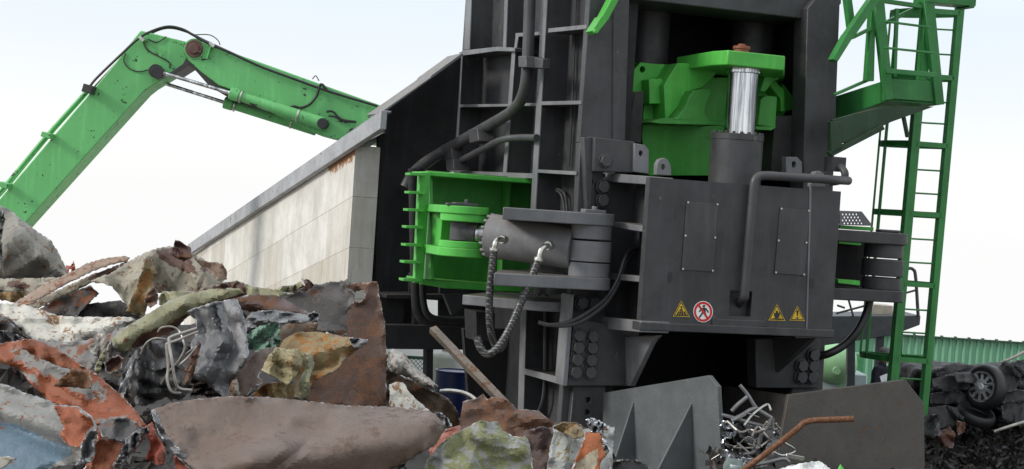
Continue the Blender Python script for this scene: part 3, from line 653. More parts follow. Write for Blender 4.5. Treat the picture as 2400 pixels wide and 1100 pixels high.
for v in (25, 178, 337, 500, 665, 842):
    l, r_ = lp(lx(v), v), lp(rx_(v), v + 6); c = (l + r_) / 2; W_ = (r_ - l).length / 2; g = G()
    P = []
    for i in range(19):
        a = math.pi * i / 18; P.append(Vector((c.x - 1.05 * W_ * math.cos(a) - .36 * math.sin(a), c.y + .06 + .72 * math.sin(a), c.z)))
    for i in range(18): g.bar(P[i], P[i + 1], .012, .085, (0, 0, 1))
    g.bar(l, r_, .01, .07, (0, 0, 1)); g.out('cage_hoop', LADDERG, lad, 0)
for a in (.22, .34, .55, .78):
    g = G(); P = []
    for v in (25, 842):
        l, r_ = lp(lx(v), v), lp(rx_(v), v + 6); c = (l + r_) / 2; W_ = (r_ - l).length / 2; q = math.pi * a
        P.append(Vector((c.x - 1.05 * W_ * math.cos(q) - .36 * math.sin(q), c.y + .06 + .72 * math.sin(q), c.z)))
    g.bar(P[0], P[1], .03, .012); g.out('cage_rod', LADDERG, lad, 0)
plat = thing('work_platform', 'green work platform with toe boards and rails hung high on the shear', 'platform', M)
PD = .5
g = G()
pF(g, [(2082, 186), (2192, 190), (2206, 246), (2080, 236)], PD, .05)
a = M.F(2080, 236, PD); b = M.F(2082, 186, PD); c = M.F(1957, 280, 1.6); d = M.F(1957, 226, 1.6); g.poly([a, b, d, c], (.05, 0, 0))
a = M.F(2206, 246, PD); b = M.F(2192, 190, PD); a2 = M.F(2080, 236, PD); g.poly([a, b, b + Vector((0, 1.3, 0)), a + Vector((0, 1.3, 0))], (-.05, 0, 0))
toe = g.out('toe_board', LADDERG, plat, .006)
g = G(); cc = M.F(1957, 280, 1.6); g.poly([M.F(2080, 236, PD), M.F(2206, 246, PD), M.F(2206, 246, PD) + Vector((.1, 1.3, -.02)), cc + Vector((.3, .4, 0)), cc], (0, 0, .04)); g.out('floor_plate', LADDERG, plat, .004)
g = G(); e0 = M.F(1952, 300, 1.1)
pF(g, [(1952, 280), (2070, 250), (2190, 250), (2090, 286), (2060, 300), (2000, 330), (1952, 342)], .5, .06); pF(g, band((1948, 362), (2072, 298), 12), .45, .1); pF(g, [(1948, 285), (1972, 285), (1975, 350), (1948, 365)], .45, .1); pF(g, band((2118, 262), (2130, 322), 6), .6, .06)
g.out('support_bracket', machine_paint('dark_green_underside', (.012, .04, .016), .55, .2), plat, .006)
def bars(name, lst, parent=plat, mat=LADDERG):
    for p, q, w, d, t in lst:
        g = G(); pF(g, band(p, q, w if not hasattr(w, '__len__') else w[0], None if not hasattr(w, '__len__') else w[1]), d, t); g.out(name, mat, parent, .005)
bars('rail_post', [((2060, -10), (2085, 234), (24, 20), PD - .04, .08), ((2048, 20), (2040, 190), (10, 18), PD + .02, .1), ((2178, 0), (2204, 246), (24, 20), PD - .04, .08), ((2176, 20), (2166, 190), (14, 20), PD + .05, .1), ((2062, 60), (2072, 190), 8, PD + .05, .05)])
bars('guard_rail', [((2068, 58), (2165, 12), 9, PD + .1, .06), ((2000, 88), (2045, 66), 8, .5, .06), ((2075, 50), (2180, 64), 5, .1, .04), ((2075, 112), (2190, 124), 5, .1, .04), ((2078, 166), (2195, 176), 12, .2, .05), ((1958, 222), (2040, 186), 7, .6, .05), ((2060, 0), (2170, 16), 10, PD, .06), ((2104, 20), (2098, 180), 8, .5, .04)])
bars('top_rail', [((2170, -4), (2288, 6), 18, PD - .05, .3), ((2284, -8), (2278, 18), 12, PD - .06, .3)])
bars('brace_arm', [((2062, -16), (1990, 88), 19, .15, .12), ((1992, 84), (1958, 142), (17, 13), .14, .14), ((1988, -20), (2000, 72), 14, .4, .1)])

# ------------------------------------------------------------------ deflector plates in front of the shear
def tilt(pts, d0, k, fr=M): return [fr.F(u, v, d0 - (v - 900) * k) for u, v in pts]
PLATE = scrap_metal('bluish_steel_plate', (.098, .109, .113), crump=0, tone=1, rust=(.09, .05, .035), rust_amt=.03, bare_amt=.02, rough=.5, scale=2.2, dirt=.15, bare=(.3, .3, .3))
BRPL = scrap_metal('brownish_steel_plate', (.068, .062, .053), crump=0, tone=1, rust=(.07, .05, .035), rust_amt=.12, bare_amt=.02, rough=.55, scale=2.2, dirt=.4, bare=(.25, .25, .24))
dfl = thing('deflector_plate', 'blue grey steel deflector plate with two triangular fins', 'steel plate', M)
dpl = lambda u: 1.0 - 2.5 * (u - 1414) / 266.            # the plate splays forward, so it faces left
DQ = lambda u, v: M.F(u, v, dpl(u))
A1, A2 = DQ(1414, 1100), DQ(1680, 1100); tv = (A2 - A1); tv.z = 0; tv.normalize(); nv = Vector((tv.y, -tv.x, 0)); nv = -nv if nv.x > 0 else nv
g = G(); g.poly([DQ(1414, 921), DQ(1660, 880), DQ(1681, 906), DQ(1692, 1110), DQ(1696, 1300), DQ(1405, 1300)], -nv * .06); g.out('plate', PLATE, dfl, .006, 2)
for top, u1, L in (((1487, 936), 1493, .50), ((1622, 944), 1628, .70)):
    a = DQ(*top); e = DQ(u1, 1150); g = G(); g.poly([a + nv * .02, e + nv * L, e + nv * L - Vector((0, 0, .6)), e - Vector((0, 0, .6))], tv * .035); g.out('fin', PLATE, dfl, .004)
df2 = thing('deflector_plate', 'dark brownish steel deflector plate with clipped corner before the ladder', 'steel plate', M)
g = G(); g.poly(tilt([(1848, 926), (2122, 890), (2166, 946), (2168, 1110), (2170, 1300), (1780, 1300)], -.35, .0008), (0, .06, 0)); g.out('plate', BRPL, df2, .006)
g = G(); g.poly([M.F(1848, 926, -.35), M.F(1700, 905, 1.1), M.F(1690, 1300, 1.1), M.F(1780, 1300, -.6)], (0, .05, 0)); g.out('return_plate', machine_paint('grimy_plate', (.02, .018, .016), .6, .2), df2, .004)

# ------------------------------------------------------------------ material handler boom behind the wall
YB = 31.0
hand = thing('material_handler', 'green material handler arm bent over the concrete wall', 'crane arm', None, None, at(200, 620, YB))
hand.location.z = 0
def WP(pts, Y): return [at(u, v, Y) - hand.location for u, v in pts]
BT = .75
g = G(); g.poly(WP([(327, 74), (332, 72), (440, 99), (452, 120), (441, 136), (425, 160), (352, 204), (334, 218), (62, 520), (-80, 680), (-170, 640), (0, 465), (262, 158), (300, 108)], YB), (0, BT, 0)); boomo = g.out('boom', BOOM, hand, .02, 2)
g = G(); g.poly(WP([(434, 118), (446, 100), (476, 99), (512, 112), (620, 150), (770, 204), (900, 250), (1060, 305), (1060, 360), (790, 328), (745, 316), (640, 266), (560, 217), (512, 200), (470, 168), (440, 140)], YB - .12), (0, BT + .24, 0)); stick = g.out('stick', BOOM, hand, .02, 2)
DKG = plain('dark_boom_steel', (.03, .032, .03), .5)  # even dark grey for the arm's underside, cables and a clamp
g = G(); g.poly(WP([(428, 150), (440, 130), (470, 160), (512, 196), (560, 213), (640, 262), (596, 254), (540, 232), (490, 202), (462, 170), (444, 152), (400, 180), (396, 172)], YB - .05), (0, BT + .1, 0)); g.out('underside_plate', DKG, stick, .008)
g = G(); c = at(456, 115, YB - .12) - hand.location; g.cyl(c, c + Vector((0, -.05, 0)), .17, n=24); g.cyl(c, c + Vector((0, -.09, 0)), .10, n=12); g.poly(WP([(456, 112), (473, 120), (470, 126), (456, 122)], YB - .2), (0, .05, 0)); g.out('pivot_pin', plain('rusty_pivot', (.09, .045, .035), .6), stick, .01)
g = G(); c = at(456, 115, YB - .12) - hand.location; g.poly([Vector((c.x + .20 * math.cos(i * .2618), c.y, c.z + .20 * math.sin(i * .2618))) for i in range(24)], (0, -.02, 0)); g.out('pin_boss', BOOM, stick, .006)
g = G(); c = at(368, 168, YB) - hand.location; g.cyl(c + Vector((0, .1, 0)), c + Vector((0, -.16, 0)), .13, n=20); g.poly(WP([(355, 160), (366, 153), (378, 160), (388, 170), (380, 184), (362, 184), (353, 172)], YB - .28), (0, .2, 0)); g.out('pivot_pin', BLACK, boomo, .01)
for dy, (r0, r1, b1) in zip((-.22, .62), (((384, 172), (542, 219), (757, 290)), ((374, 192), (528, 241), (742, 304)))):
    Yc = YB + dy - .05; P = lambda q: at(q[0], q[1], Yc) - hand.location
    a, b, c = P(r0), P(r1), P(b1); dr = (c - b).normalized()
    g = G(); g.cyl(b, c, .088, .125, n=20); g.cyl(b - dr * .02, b + dr * .16, .118, n=20); cl = g.out('stick_cylinder', BOOM, hand, .008)
    g = G(); g.cyl(a, b, .036, n=14); g.out('piston_rod', CHROME, cl, 0)
    g = G(); m = b.lerp(c, .72); g.cyl(m, m + dr * .03, .13, n=20); m = b.lerp(c, .1); g.cyl(m, m + dr * .03, .125, n=20); g.out('cylinder_clamp', STEEL, cl, 0)
    if dy < 0: g = G(); g.cyl(c + Vector((0, .2, 0)), c + Vector((0, -.14, 0)), .10, n=18); g.out('pivot_pin', BLACK, cl, .008)
def line(name, pts, w, mat, Y=YB - .2, par=hand):
    g = G(); g.tube([at(u, v, Y) - hand.location for u, v in pts], w, 8); return g.out(name, mat, par, 0)
line('hose', [(205, 212), (225, 185), (290, 122), (318, 96), (345, 78), (390, 63), (425, 68), (452, 82), (480, 98), (540, 124), (610, 156), (680, 182), (770, 214), (885, 249)], .025, BLACK)
line('hose', [(212, 214), (258, 165), (300, 120), (345, 84), (392, 66), (440, 76), (490, 100), (600, 150), (680, 186), (780, 220), (890, 252)], .020, BLACK, YB + .1)
line('hose', [(770, 215), (752, 198), (742, 225), (725, 245), (705, 253), (690, 250), (680, 252)], .026, BLACK)
line('hose', [(765, 262), (780, 262), (800, 280), (835, 286)], .022, BLACK); line('hose', [(770, 272), (785, 274), (805, 284), (835, 287)], .018, BLACK)
line('cable', [(335, 98), (346, 118), (372, 132), (396, 146), (398, 160)], .014, DKG, YB - .02); line('cable', [(294, 125), (290, 142), (302, 160), (325, 168), (348, 164)], .012, DKG, YB - .02)
line('cable', [(346, 92), (368, 99), (390, 86)], .012, DKG, YB - .02); line('cable', [(450, 82), (490, 82), (510, 94), (516, 106)], .010, DKG, YB + .2); line('cable', [(732, 186), (740, 178), (748, 190)], .010, DKG)
line('oil_pipe', [(-20, 470), (15, 432), (110, 318), (205, 212)], .04, BOOM, YB + .1); line('oil_pipe', [(-14, 474), (20, 436), (114, 322), (208, 216)], .022, BOOM, YB + .35)
for u, v in ((15, 432), (116, 316), (212, 208)):
    g = G(); c = at(u, v, YB - .05) - hand.location; g.bar(c - Vector((.09, 0, .0)), c + Vector((.09, 0, -.04)), .1 if u < 200 else .16, .5); g.out('pipe_clamp', BOOM if u < 200 else DKG, hand, .008)
for u, v, h in ((331, 90, 6), (496, 104, 6)):
    g = G(); g.poly(WP(band((u - 5, v - 4), (u + 5, v + 6), 7), YB - .25), (0, .3, 0)); g.out('hose_clip', STEEL, hand, .004)
g = G(); g.poly(WP(band((494, 106), (484, 138), 3), YB - .2), (0, .08, 0)); g.out('hose_bracket', BOOM, stick, 0)

# ------------------------------------------------------------------ background on the right
def box_w(g, p0, p1, Y, t): a, b = at(*p0, Y), at(*p1, Y); g.box(a.x, b.x, Y, Y + t, b.z, a.z)
YH = 40.0; a = at(2300, 798, YH); zr0 = a.z
hall = thing('warehouse', 'low green corrugated warehouse on the far right', 'warehouse', None, None, (a.x, YH, 0))
CORR = plain('green_corrugated_sheet', (.17, .38, .24), .55, 0, .08, .6)
g = G(); vs, fs = [], []; n = 0; x = at(1880, 800, YH).x - a.x
prof = [(0, 0), (.07, 0), (.09, .05), (.13, .05), (.15, 0)]
while x < 14:
    for dx, dy in prof[:4]:
        vs += [Vector((x + dx * 1.0, -dy, 0)), Vector((x + dx, -dy, zr0))]
    x += .17
for i in range(len(vs) // 2 - 1): fs.append((2 * i, 2 * i + 2, 2 * i + 3, 2 * i + 1))
g.faces(vs, fs); g.out('cladding', CORR, hall, 0, ang=20, normals=False)
g = G(); x0 = at(1880, 800, YH).x - a.x; g.poly([(x0, .06, 0), (x0, .06, zr0 - .01), (x0, 9, zr0 - 1.6), (x0, 9, 0)], (14 - x0, 0, 0)); g.out('wall', CORR, hall, 0)
g = G(); g.poly([(x0 - .1, -.14, zr0), (x0 - .1, -.14, zr0 + .035), (x0 - .1, 9.2, zr0 - 1.6), (x0 - .1, 9.2, zr0 - 1.63)], (14.2 - x0, 0, 0))
xx = x0
while xx < 14: g.box(xx, xx + .05, -.15, -.04, zr0 - .02, zr0 + .06); xx += .34
g.out('roof_edge', plain('dark_green_trim', (.03, .08, .05), .5), hall, 0)
# mint green tank unit
YT = 30.0; MINT = plain('mint_green_paint', (.28, .52, .27), .45, 0, .12, 2); MINTW = plain('pale_panel_paint', (.42, .5, .5), .45, 0, .12, 1.5)
c = at(1962, 850, YT); tank = thing('tank_unit', 'mint green rounded tank unit with pale panels behind the shear', 'tank', None, None, (c.x, YT, 0))
g = G(); r = .34; g.tube([Vector((-.6, .2, c.z)), Vector((-.5, .1, c.z)), Vector((0, -.3, c.z)), Vector((.18, -.42, c.z)), Vector((.25, -.46, c.z))], [.36, .37, .37, .28, .1], 28, False); tk = g.out('tank', MINT, tank, 0, ang=60)
g = G(); q = Vector((-.12, -.62, c.z - .1)); g.cyl(q, q + Vector((.02, .5, 0)), .08, n=14); g.out('outlet', MINT, tk, .01)
q0, q1 = at(1905, 868, YT), at(2024, 915, YT); g = G(); g.box(q0.x - c.x, q1.x - c.x, -.25, .9, .0, q0.z); pnl = g.out('panel', MINTW, tank, .02)
q0, q1 = at(1962, 866, YT), at(1972, 915, YT); g = G(); g.box(q0.x - c.x, q1.x - c.x, -.262, -.24, 1.0, q0.z - .01); g.out('stripe', MINT, pnl, 0)
q0, q1 = at(1975, 835, YT), at(2050, 880, YT); g = G(); g.box(q0.x - c.x, q1.x - c.x, .9, 1.2, 0, q0.z); g.out('side_panel', plain('mid_green_paint', (.06, .25, .1), .5), tank, .02)
# grey access deck with railing further back
YD = 27.0; DECK = plain('galvanised_grey', (.075, .08, .085), .5, .2); c = at(2060, 760, YD)
deck = thing('access_deck', 'grey steel access deck with bent tube railing behind the ladder', 'deck', None, None, (c.x, YD, 0))
DP = lambda pts, Y=YD: [at(u, v, Y) - deck.location for u, v in pts]
g = G(); g.poly(DP([(1900, 742), (2158, 740), (2156, 762), (2092, 786), (1900, 815)]), (0, 1.2, 0)); dk = g.out('deck_plate', DECK, deck, .01)
for u0, u1 in ((2003, 2026), (2072, 2078), (2122, 2124)):
    g = G(); a_, b_ = DP([(u0, 775), (u1, 900)]); b_.z = -.0 ; g.bar(a_ + Vector((0, .3, 0)), Vector((b_.x, .3, 0)), .13 if u0 < 2080 else .05, .13); g.out('post', DECK, deck, .006)
g = G(); g.tube([*DP([(2112, 745), (2112, 690), (2118, 640), (2128, 630), (2140, 632), (2146, 650), (2152, 742)])], .028, 10); g.out('railing', DECK, deck, 0)
for p, q in (((2112, 690), (2148, 680)), ((1960, 735), (2035, 715)), ((1988, 700), (2000, 742)), ((1960, 700), (2040, 696)), ((1962, 716), (1980, 722))):
    g = G(); a_, b_ = DP([p, q]); g.cyl(a_, b_, .018, n=8); g.out('railing', DECK, deck, 0)
q0, q1 = at(2047, 714, YD + .4), at(2092, 744, YD + .4); g = G(); g.box(q0.x - c.x, q1.x - c.x, .4, .9, q1.z, q0.z); g.out('cream_box', plain('cream_paint', (.55, .48, .38), .5), deck, .01)
# raised pad and the man on it
YM = 24.6; p = at(2066, 814, YM); pz = p.z - 1.75
g = G(); g.box(p.x - .9, p.x + 2.2, 23.8, 26.2, -.1, pz); o = g.out('loading_ramp', plain('stained_concrete', (.25, .24, .22), .9), None, .02); o['kind'] = 'structure'
def skin(name, pts, edges, mat, parent=None, sub=2):
    me = bpy.data.meshes.new(name); me.from_pydata([q[0] for q in pts], edges, []); me.materials.append(mat)
    o = bpy.data.objects.new(name, me); COL.objects.link(o)
    m = o.modifiers.new('skin', 'SKIN'); m.use_smooth_shade = True
    me.skin_vertices.new() if not me.skin_vertices else None
    for i, q in enumerate(pts):
        r = q[1]; me.skin_vertices[0].data[i].radius = (r, r) if not hasattr(r, '__len__') else r
    me.skin_vertices[0].data[0].use_root = True
    s_ = o.modifiers.new('sub', 'SUBSURF'); s_.levels = s_.render_levels = sub
    if parent: o.parent = parent
    return o
NAVY = plain('navy_jacket', (.012, .014, .024), .85); SKIN_ = plain('skin', (.42, .24, .17), .5, 0, .06); CAPC = plain('grey_cap', (.16, .155, .15), .9)
man = thing('person', 'man in grey cap and navy jacket looking down behind the ladder', 'person', None, None, (p.x, YM, pz))
man.rotation_euler = (0, 0, math.radians(55))            # local -y is his front; he faces to the left
BD = [((0, 0, .95), (.17, .12)), ((0, .01, 1.15), (.165, .115)), ((0, .0, 1.36), (.2, .13)), ((0, -.02, 1.47), (.09, .08)), ((0, -.05, 1.54), (.06, .06)),
      ((.17, 0, 1.40), .075), ((.25, -.03, 1.16), .055), ((.17, -.25, 1.08), .045), ((.08, -.33, 1.12), .035),
      ((-.17, 0, 1.40), .075), ((-.25, -.03, 1.16), .055), ((-.17, -.25, 1.08), .045), ((-.08, -.33, 1.12), .035),
      ((.10, 0, .88), .10), ((.11, -.02, .5), .068), ((.11, .02, .09), .05), ((.11, -.14, .04), .045),
      ((-.10, 0, .88), .10), ((-.11, -.02, .5), .068), ((-.11, .02, .09), .05), ((-.11, -.14, .04), .045)]
skin('body', BD, [(0, 1), (1, 2), (2, 3), (3, 4), (2, 5), (5, 6), (6, 7), (7, 8), (2, 9), (9, 10), (10, 11), (11, 12), (0, 13), (13, 14), (14, 15), (15, 16), (0, 17), (17, 18), (18, 19), (19, 20)], NAVY, man)
hd = skin('head', [((0, -.04, 1.50), .055), ((0, -.06, 1.57), (.068, .075)), ((0, -.075, 1.64), (.078, .095)), ((0, -.07, 1.70), (.07, .085)), ((0, -.17, 1.625), .014), ((.078, -.06, 1.63), .016), ((-.078, -.06, 1.63), .016)], [(0, 1), (1, 2), (2, 3), (2, 4), (2, 5), (2, 6)], SKIN_, man)
g = G(); g.lathe((0, -.07, 1.655), [(.094, 0), (.098, .03), (.085, .075), (.05, .1), (.005, .105)], 24); g.poly([Vector((.07 * math.cos(a_), -.14 - .11 * math.sin(a_), 1.655)) for a_ in [i * math.pi / 8 for i in range(9)]], (0, -.01, .012)); g.out('cap', CAPC, man, 0, ang=60)
for sx in (1, -1):
    hn = [((sx * .075, -.33, 1.12), .03), ((sx * .05, -.37, 1.14), (.035, .018))]; ed = [(0, 1)]
    for k in range(4): hn += [((sx * (.04 - k * .002), -.40 - .004 * k, 1.165 - k * .019), .009), ((sx * .005, -.415, 1.165 - k * .019), .008)]; ed += [(1, 2 + 2 * k), (2 + 2 * k, 3 + 2 * k)]
    hn += [((sx * .035, -.37, 1.19), .010), ((sx * .01, -.39, 1.2), .009)]; ed += [(1, 10), (10, 11)]
    skin('hand', hn, ed, SKIN_, man, 1)
q0 = at(2072, 884, 22.6); g = G(); g.poly([at(2062, 882, 24.1), at(2078, 876, 24.15), at(2086, 892, 24.15), at(2066, 898, 24.1)], (.01, .01, 0)); o = g.out('paper_sheet', plain('white_paper', (.75, .76, .78), .7), None, 0); tag(o, 'small white paper sheet held by the man in the grey cap', 'paper')

# ------------------------------------------------------------------ scrap: crumpled pieces
from mathutils.geometry import intersect_point_line
def inside(P, poly):
    x, y = P[:, 0], P[:, 1]; r = np.zeros(len(P), bool); n = len(poly)
    for i in range(n):
        x0, y0 = poly[i]; x1, y1 = poly[(i + 1) % n]
        if y0 == y1: continue
        k = (y > min(y0, y1)) & (y <= max(y0, y1)); xi = x0 + (y - y0) * (x1 - x0) / (y1 - y0); r ^= k & (xi > x)
    return r
def segd(P, a, b):
    a, b = np.array(a, float), np.array(b, float); d = b - a; t = np.clip(((P - a) @ d) / max(d @ d, 1e-9), 0, 1)
    return np.hypot(*(P - (a + t[:, None] * d)).T)
def odist(P, poly):
    return np.min([segd(P, poly[i], poly[(i + 1) % len(poly)]) for i in range(len(poly))], axis=0)
def tri(x): return np.abs((x % 1.0) * 2 - 1)
def crease(P, scale, rng, n=5):
    """buckled sheet: smooth troughs that meet in sharp ridges, mostly along one direction, bent by a slow warp"""
    k0 = rng.uniform(0, 50); w_ = scale * 2.2
    Wp = np.array([[noise.noise(Vector((u / w_, v / w_, k0))), noise.noise(Vector((u / w_, v / w_, k0 + 9)))] for u, v in P]) * scale * .7
    Q = P + Wp; z = np.zeros(len(P)); w = 0; main = rng.uniform(0, math.pi)
    for k in range(n):
        a = main + rng.normal() * (.35 if k < n - 2 else 1.2); s_ = scale * rng.uniform(.7, 2.0); am = rng.uniform(.5, 1) * (1 if k < n - 2 else .6)
        r = 1 - np.abs(np.sin(math.pi * (Q @ np.array([math.cos(a), math.sin(a)]) / s_ + rng.random())))
        z += am * (r - .36) * (1 if rng.random() < .65 else -1); w += am
    return z / w * 2.6
def sheet(name, label, cat, outline, Y, mat, ab=(0, .4), folds=(), amp=.02, scale=90, jag=2.5, holes=(), zones=(), th=.006, seed=0, step=6, bulge=0., curl=.045, group=None, parent=None, soft=.007, edgew=3.5):
    rng = np.random.default_rng(seed * 7 + 3); rr = random.Random(seed)
    def sub(l, j):
        o_ = []
        for i in range(len(l)):
            a, b = l[i], l[(i + 1) % len(l)]; n = max(1, int(math.hypot(b[0] - a[0], b[1] - a[1]) / (step * .8)))
            for k in range(n):
                t = k / n; o_.append((a[0] + (b[0] - a[0]) * t + rr.uniform(-j, j) * (.6 if k else .3), a[1] + (b[1] - a[1]) * t + rr.uniform(-j, j) * (.6 if k else .3)))
        return o_
    out = sub(outline, jag); hs = [sub(h, jag) for h in holes]
    xs = [q[0] for q in out]; ys = [q[1] for q in out]
    gx, gy = np.meshgrid(np.arange(min(xs), max(xs), step), np.arange(min(ys), max(ys), step))
    Q = np.stack([gx.ravel(), gy.ravel()], 1) + rng.uniform(-.3, .3, (gx.size, 2)) * step
    Q[:, 0] += (np.arange(gx.shape[0]) % 2).repeat(gx.shape[1]) * step * .5
    ok = inside(Q, out) & (odist(Q, out) > step * .45)
    for h in hs: ok &= ~inside(Q, h) & (odist(Q, h) > step * .4)
    Q = Q[ok]; v2 = [Vector(q) for q in out]; ed = [(i, (i + 1) % len(out)) for i in range(len(out))]
    for h in hs:
        k = len(v2); v2 += [Vector(q) for q in h]; ed += [(k + i, k + (i + 1) % len(h)) for i in range(len(h))]
    v2 += [Vector(q) for q in Q]
    V2, _, F2 = delaunay_2d_cdt(v2, ed, [], 1, 1e-4)[:3]
    P = np.array([tuple(v) for v in V2])
    if hs:
        C_ = np.array([P[list(f)].mean(0) for f in F2]); kill = np.zeros(len(F2), bool)
        for h in hs: kill |= inside(C_, h)
        F2 = [f for f, k in zip(F2, kill) if not k]
    s_ = Y / FPX; uc, vc = (min(xs) + max(xs)) / 2, (min(ys) + max(ys)) / 2
    D = np.full(len(P), Y) + ab[0] * (P[:, 0] - uc) * s_ + ab[1] * (vc - P[:, 1]) * s_
    de = odist(P, out)
    for h in hs: de = np.minimum(de, odist(P, h))
    for p, q, h, w in folds:
        d_ = segd(P, p, q); D -= h * (np.maximum(0, 1 - d_ / w) if w > 0 else np.exp(-(d_ / w) ** 2))
    D -= amp * 1.3 * crease(P, scale, rng)
    D -= soft * np.array([noise.fractal(Vector((u / 70., v / 70., seed * 3.1)), .8, 2., 4) for u, v in P])
    if bulge:
        k = de.max(); D -= bulge * (1 - (1 - np.minimum(de / k, 1)) ** 2)
    D += curl * np.maximum(0, 1 - de / 20) ** 1.5 * np.array([noise.noise(Vector((u / 34., v / 34., seed + 5.))) for u, v in P]) * 2
    vs = [tuple(at(u, v, d)) for (u, v), d in zip(P, D)]
    me = bpy.data.meshes.new(name); me.from_pydata(vs, [], [tuple(f) for f in F2])
    a = me.attributes.new('edge', 'FLOAT', 'POINT'); a.data.foreach_set('value', np.maximum(0, 1 - de / edgew).astype(np.float32))
    z = np.zeros(len(P))
    for pl in zones:
        sd_ = odist(P, pl) * np.where(inside(P, pl), 1, -1); z = np.maximum(z, np.clip(.5 + sd_ / 24, 0, 1))
    a = me.attributes.new('zone', 'FLOAT', 'POINT'); a.data.foreach_set('value', z.astype(np.float32))
    for pg in me.polygons: pg.use_smooth = True
    me.set_sharp_from_angle(angle=math.radians(20)); me.materials.append(mat)
    o = bpy.data.objects.new(name, me); COL.objects.link(o)
    m = o.modifiers.new('thickness', 'SOLIDIFY'); m.thickness = th; m.offset = 0
    if parent: o.parent = parent
    elif label: tag(o, label, cat, group)
    return o
SM = scrap_metal
RUSTB = SM('brown_oxide_sheet', (.16, .115, .092), crump=0.03, tone=0.88, rust=(.115, .08, .062), rust2=(.22, .155, .12), rust_amt=.36, bare_amt=.15, rough=.42, scale=2.2, dirt=.25, seed=1)
RUSTB2 = SM('speckled_brown_sheet', (.12, .065, .045), crump=0.12, tone=0.74, rust=(.16, .075, .04), rust2=(.24, .12, .07), rust_amt=.5, bare_amt=.2, scale=4, seed=2, bare=(.5, .48, .45))
MAROON = SM('maroon_sheet', (.10, .045, .035), rust_amt=.4, bare_amt=.1, scale=4, seed=3)
ORANGE = SM('orange_paint_sheet', (.34, .088, .03), zn=2.6, crump=0.14, tone=0.78, rust=(.17, .06, .025), rust2=(.28, .09, .03), rust_amt=.36, bare_amt=.14, paint2=(.27, .265, .25), scale=2.4, seed=4, bare=(.6, .6, .62), dirt=.25)
BLUE = SM('blue_and_grey_sheet', (.36, .36, .34), crump=0.08, tone=0.74, rust=(.24, .085, .035), rust2=(.34, .12, .04), rust_amt=.2, bare_amt=.04, paint2=(.20, .30, .38), scale=3.2, seed=5, bare=(.62, .62, .64), dirt=.1)
CREAM = SM('cream_paint_sheet', (.43, .39, .30), crump=0.25, tone=0.70, rust=(.13, .065, .04), rust2=(.22, .11, .05), rust_amt=.3, bare_amt=.1, scale=3, seed=6, paint2=(.15, .075, .055), dirt=.35)
WHITE = SM('white_paint_sheet', (.56, .54, .48), crump=0.15, tone=1, rust=(.26, .13, .06), rust2=(.35, .2, .1), rust_amt=.36, bare_amt=.16, scale=3.5, seed=7, bare=(.4, .4, .42), dirt=.3)
OLIVE = SM('olive_paint_sheet', (.34, .33, .19), crump=0.2, tone=0.70, rust=(.12, .06, .035), rust_amt=.28, bare_amt=.16, scale=3.5, seed=8, paint2=(.13, .06, .04), dirt=.25)
GALV = SM('galvanised_sheet', (.27, .275, .285), crump=0.22, tone=0.78, rust=(.15, .10, .06), rust2=(.25, .15, .07), rust_amt=.12, bare_amt=.26, scale=3.5, seed=9, metal=.6, rough=.36, bare=(.62, .63, .65), dirt=.35)
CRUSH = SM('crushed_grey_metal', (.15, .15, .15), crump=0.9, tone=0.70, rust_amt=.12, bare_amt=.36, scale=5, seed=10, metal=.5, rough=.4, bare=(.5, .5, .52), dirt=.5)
TANKM = SM('stained_grey_shell', (.36, .34, .29), crump=0.22, tone=0.70, rust=(.17, .10, .06), rust2=(.30, .17, .08), rust_amt=.28, bare_amt=.12, scale=2.8, seed=11, dirt=.5, bare=(.5, .5, .5))
OCHRE = SM('ochre_rust_sheet', (.33, .25, .12), crump=0.4, tone=0.70, rust=(.28, .12, .03), rust2=(.40, .2, .06), rust_amt=.5, bare_amt=.12, scale=3.5, seed=12, dirt=.3)
GREYBR = SM('grey_brown_sheet', (.13, .12, .115), crump=0.12, tone=0.78, rust=(.12, .07, .05), rust_amt=.25, bare_amt=.05, scale=2.6, seed=13, dirt=.35)
MOSS = SM('mossy_grey_sheet', (.33, .335, .315), crump=0.3, tone=0.70, rust=(.17, .18, .075), rust2=(.25, .26, .12), rust_amt=.6, bare_amt=.16, scale=3, seed=14, dirt=.25, bare=(.6, .6, .58))
MINTS = SM('mint_crumpled_sheet', (.25, .45, .33), crump=0.8, tone=0.78, rust=(.05, .05, .05), rust2=(.2, .2, .2), rust_amt=.4, bare_amt=.2, scale=5, seed=15)
FOIL = plain('shiny_foil', (.55, .56, .58), .26, 1., .15, 12)
WIRE = plain('grey_wire', (.33, .31, .28), .45, .6, .25, 10)
REDP = SM('red_paint_sheet', (.50, .11, .06), rust_amt=.2, bare_amt=.1, scale=5, seed=16)

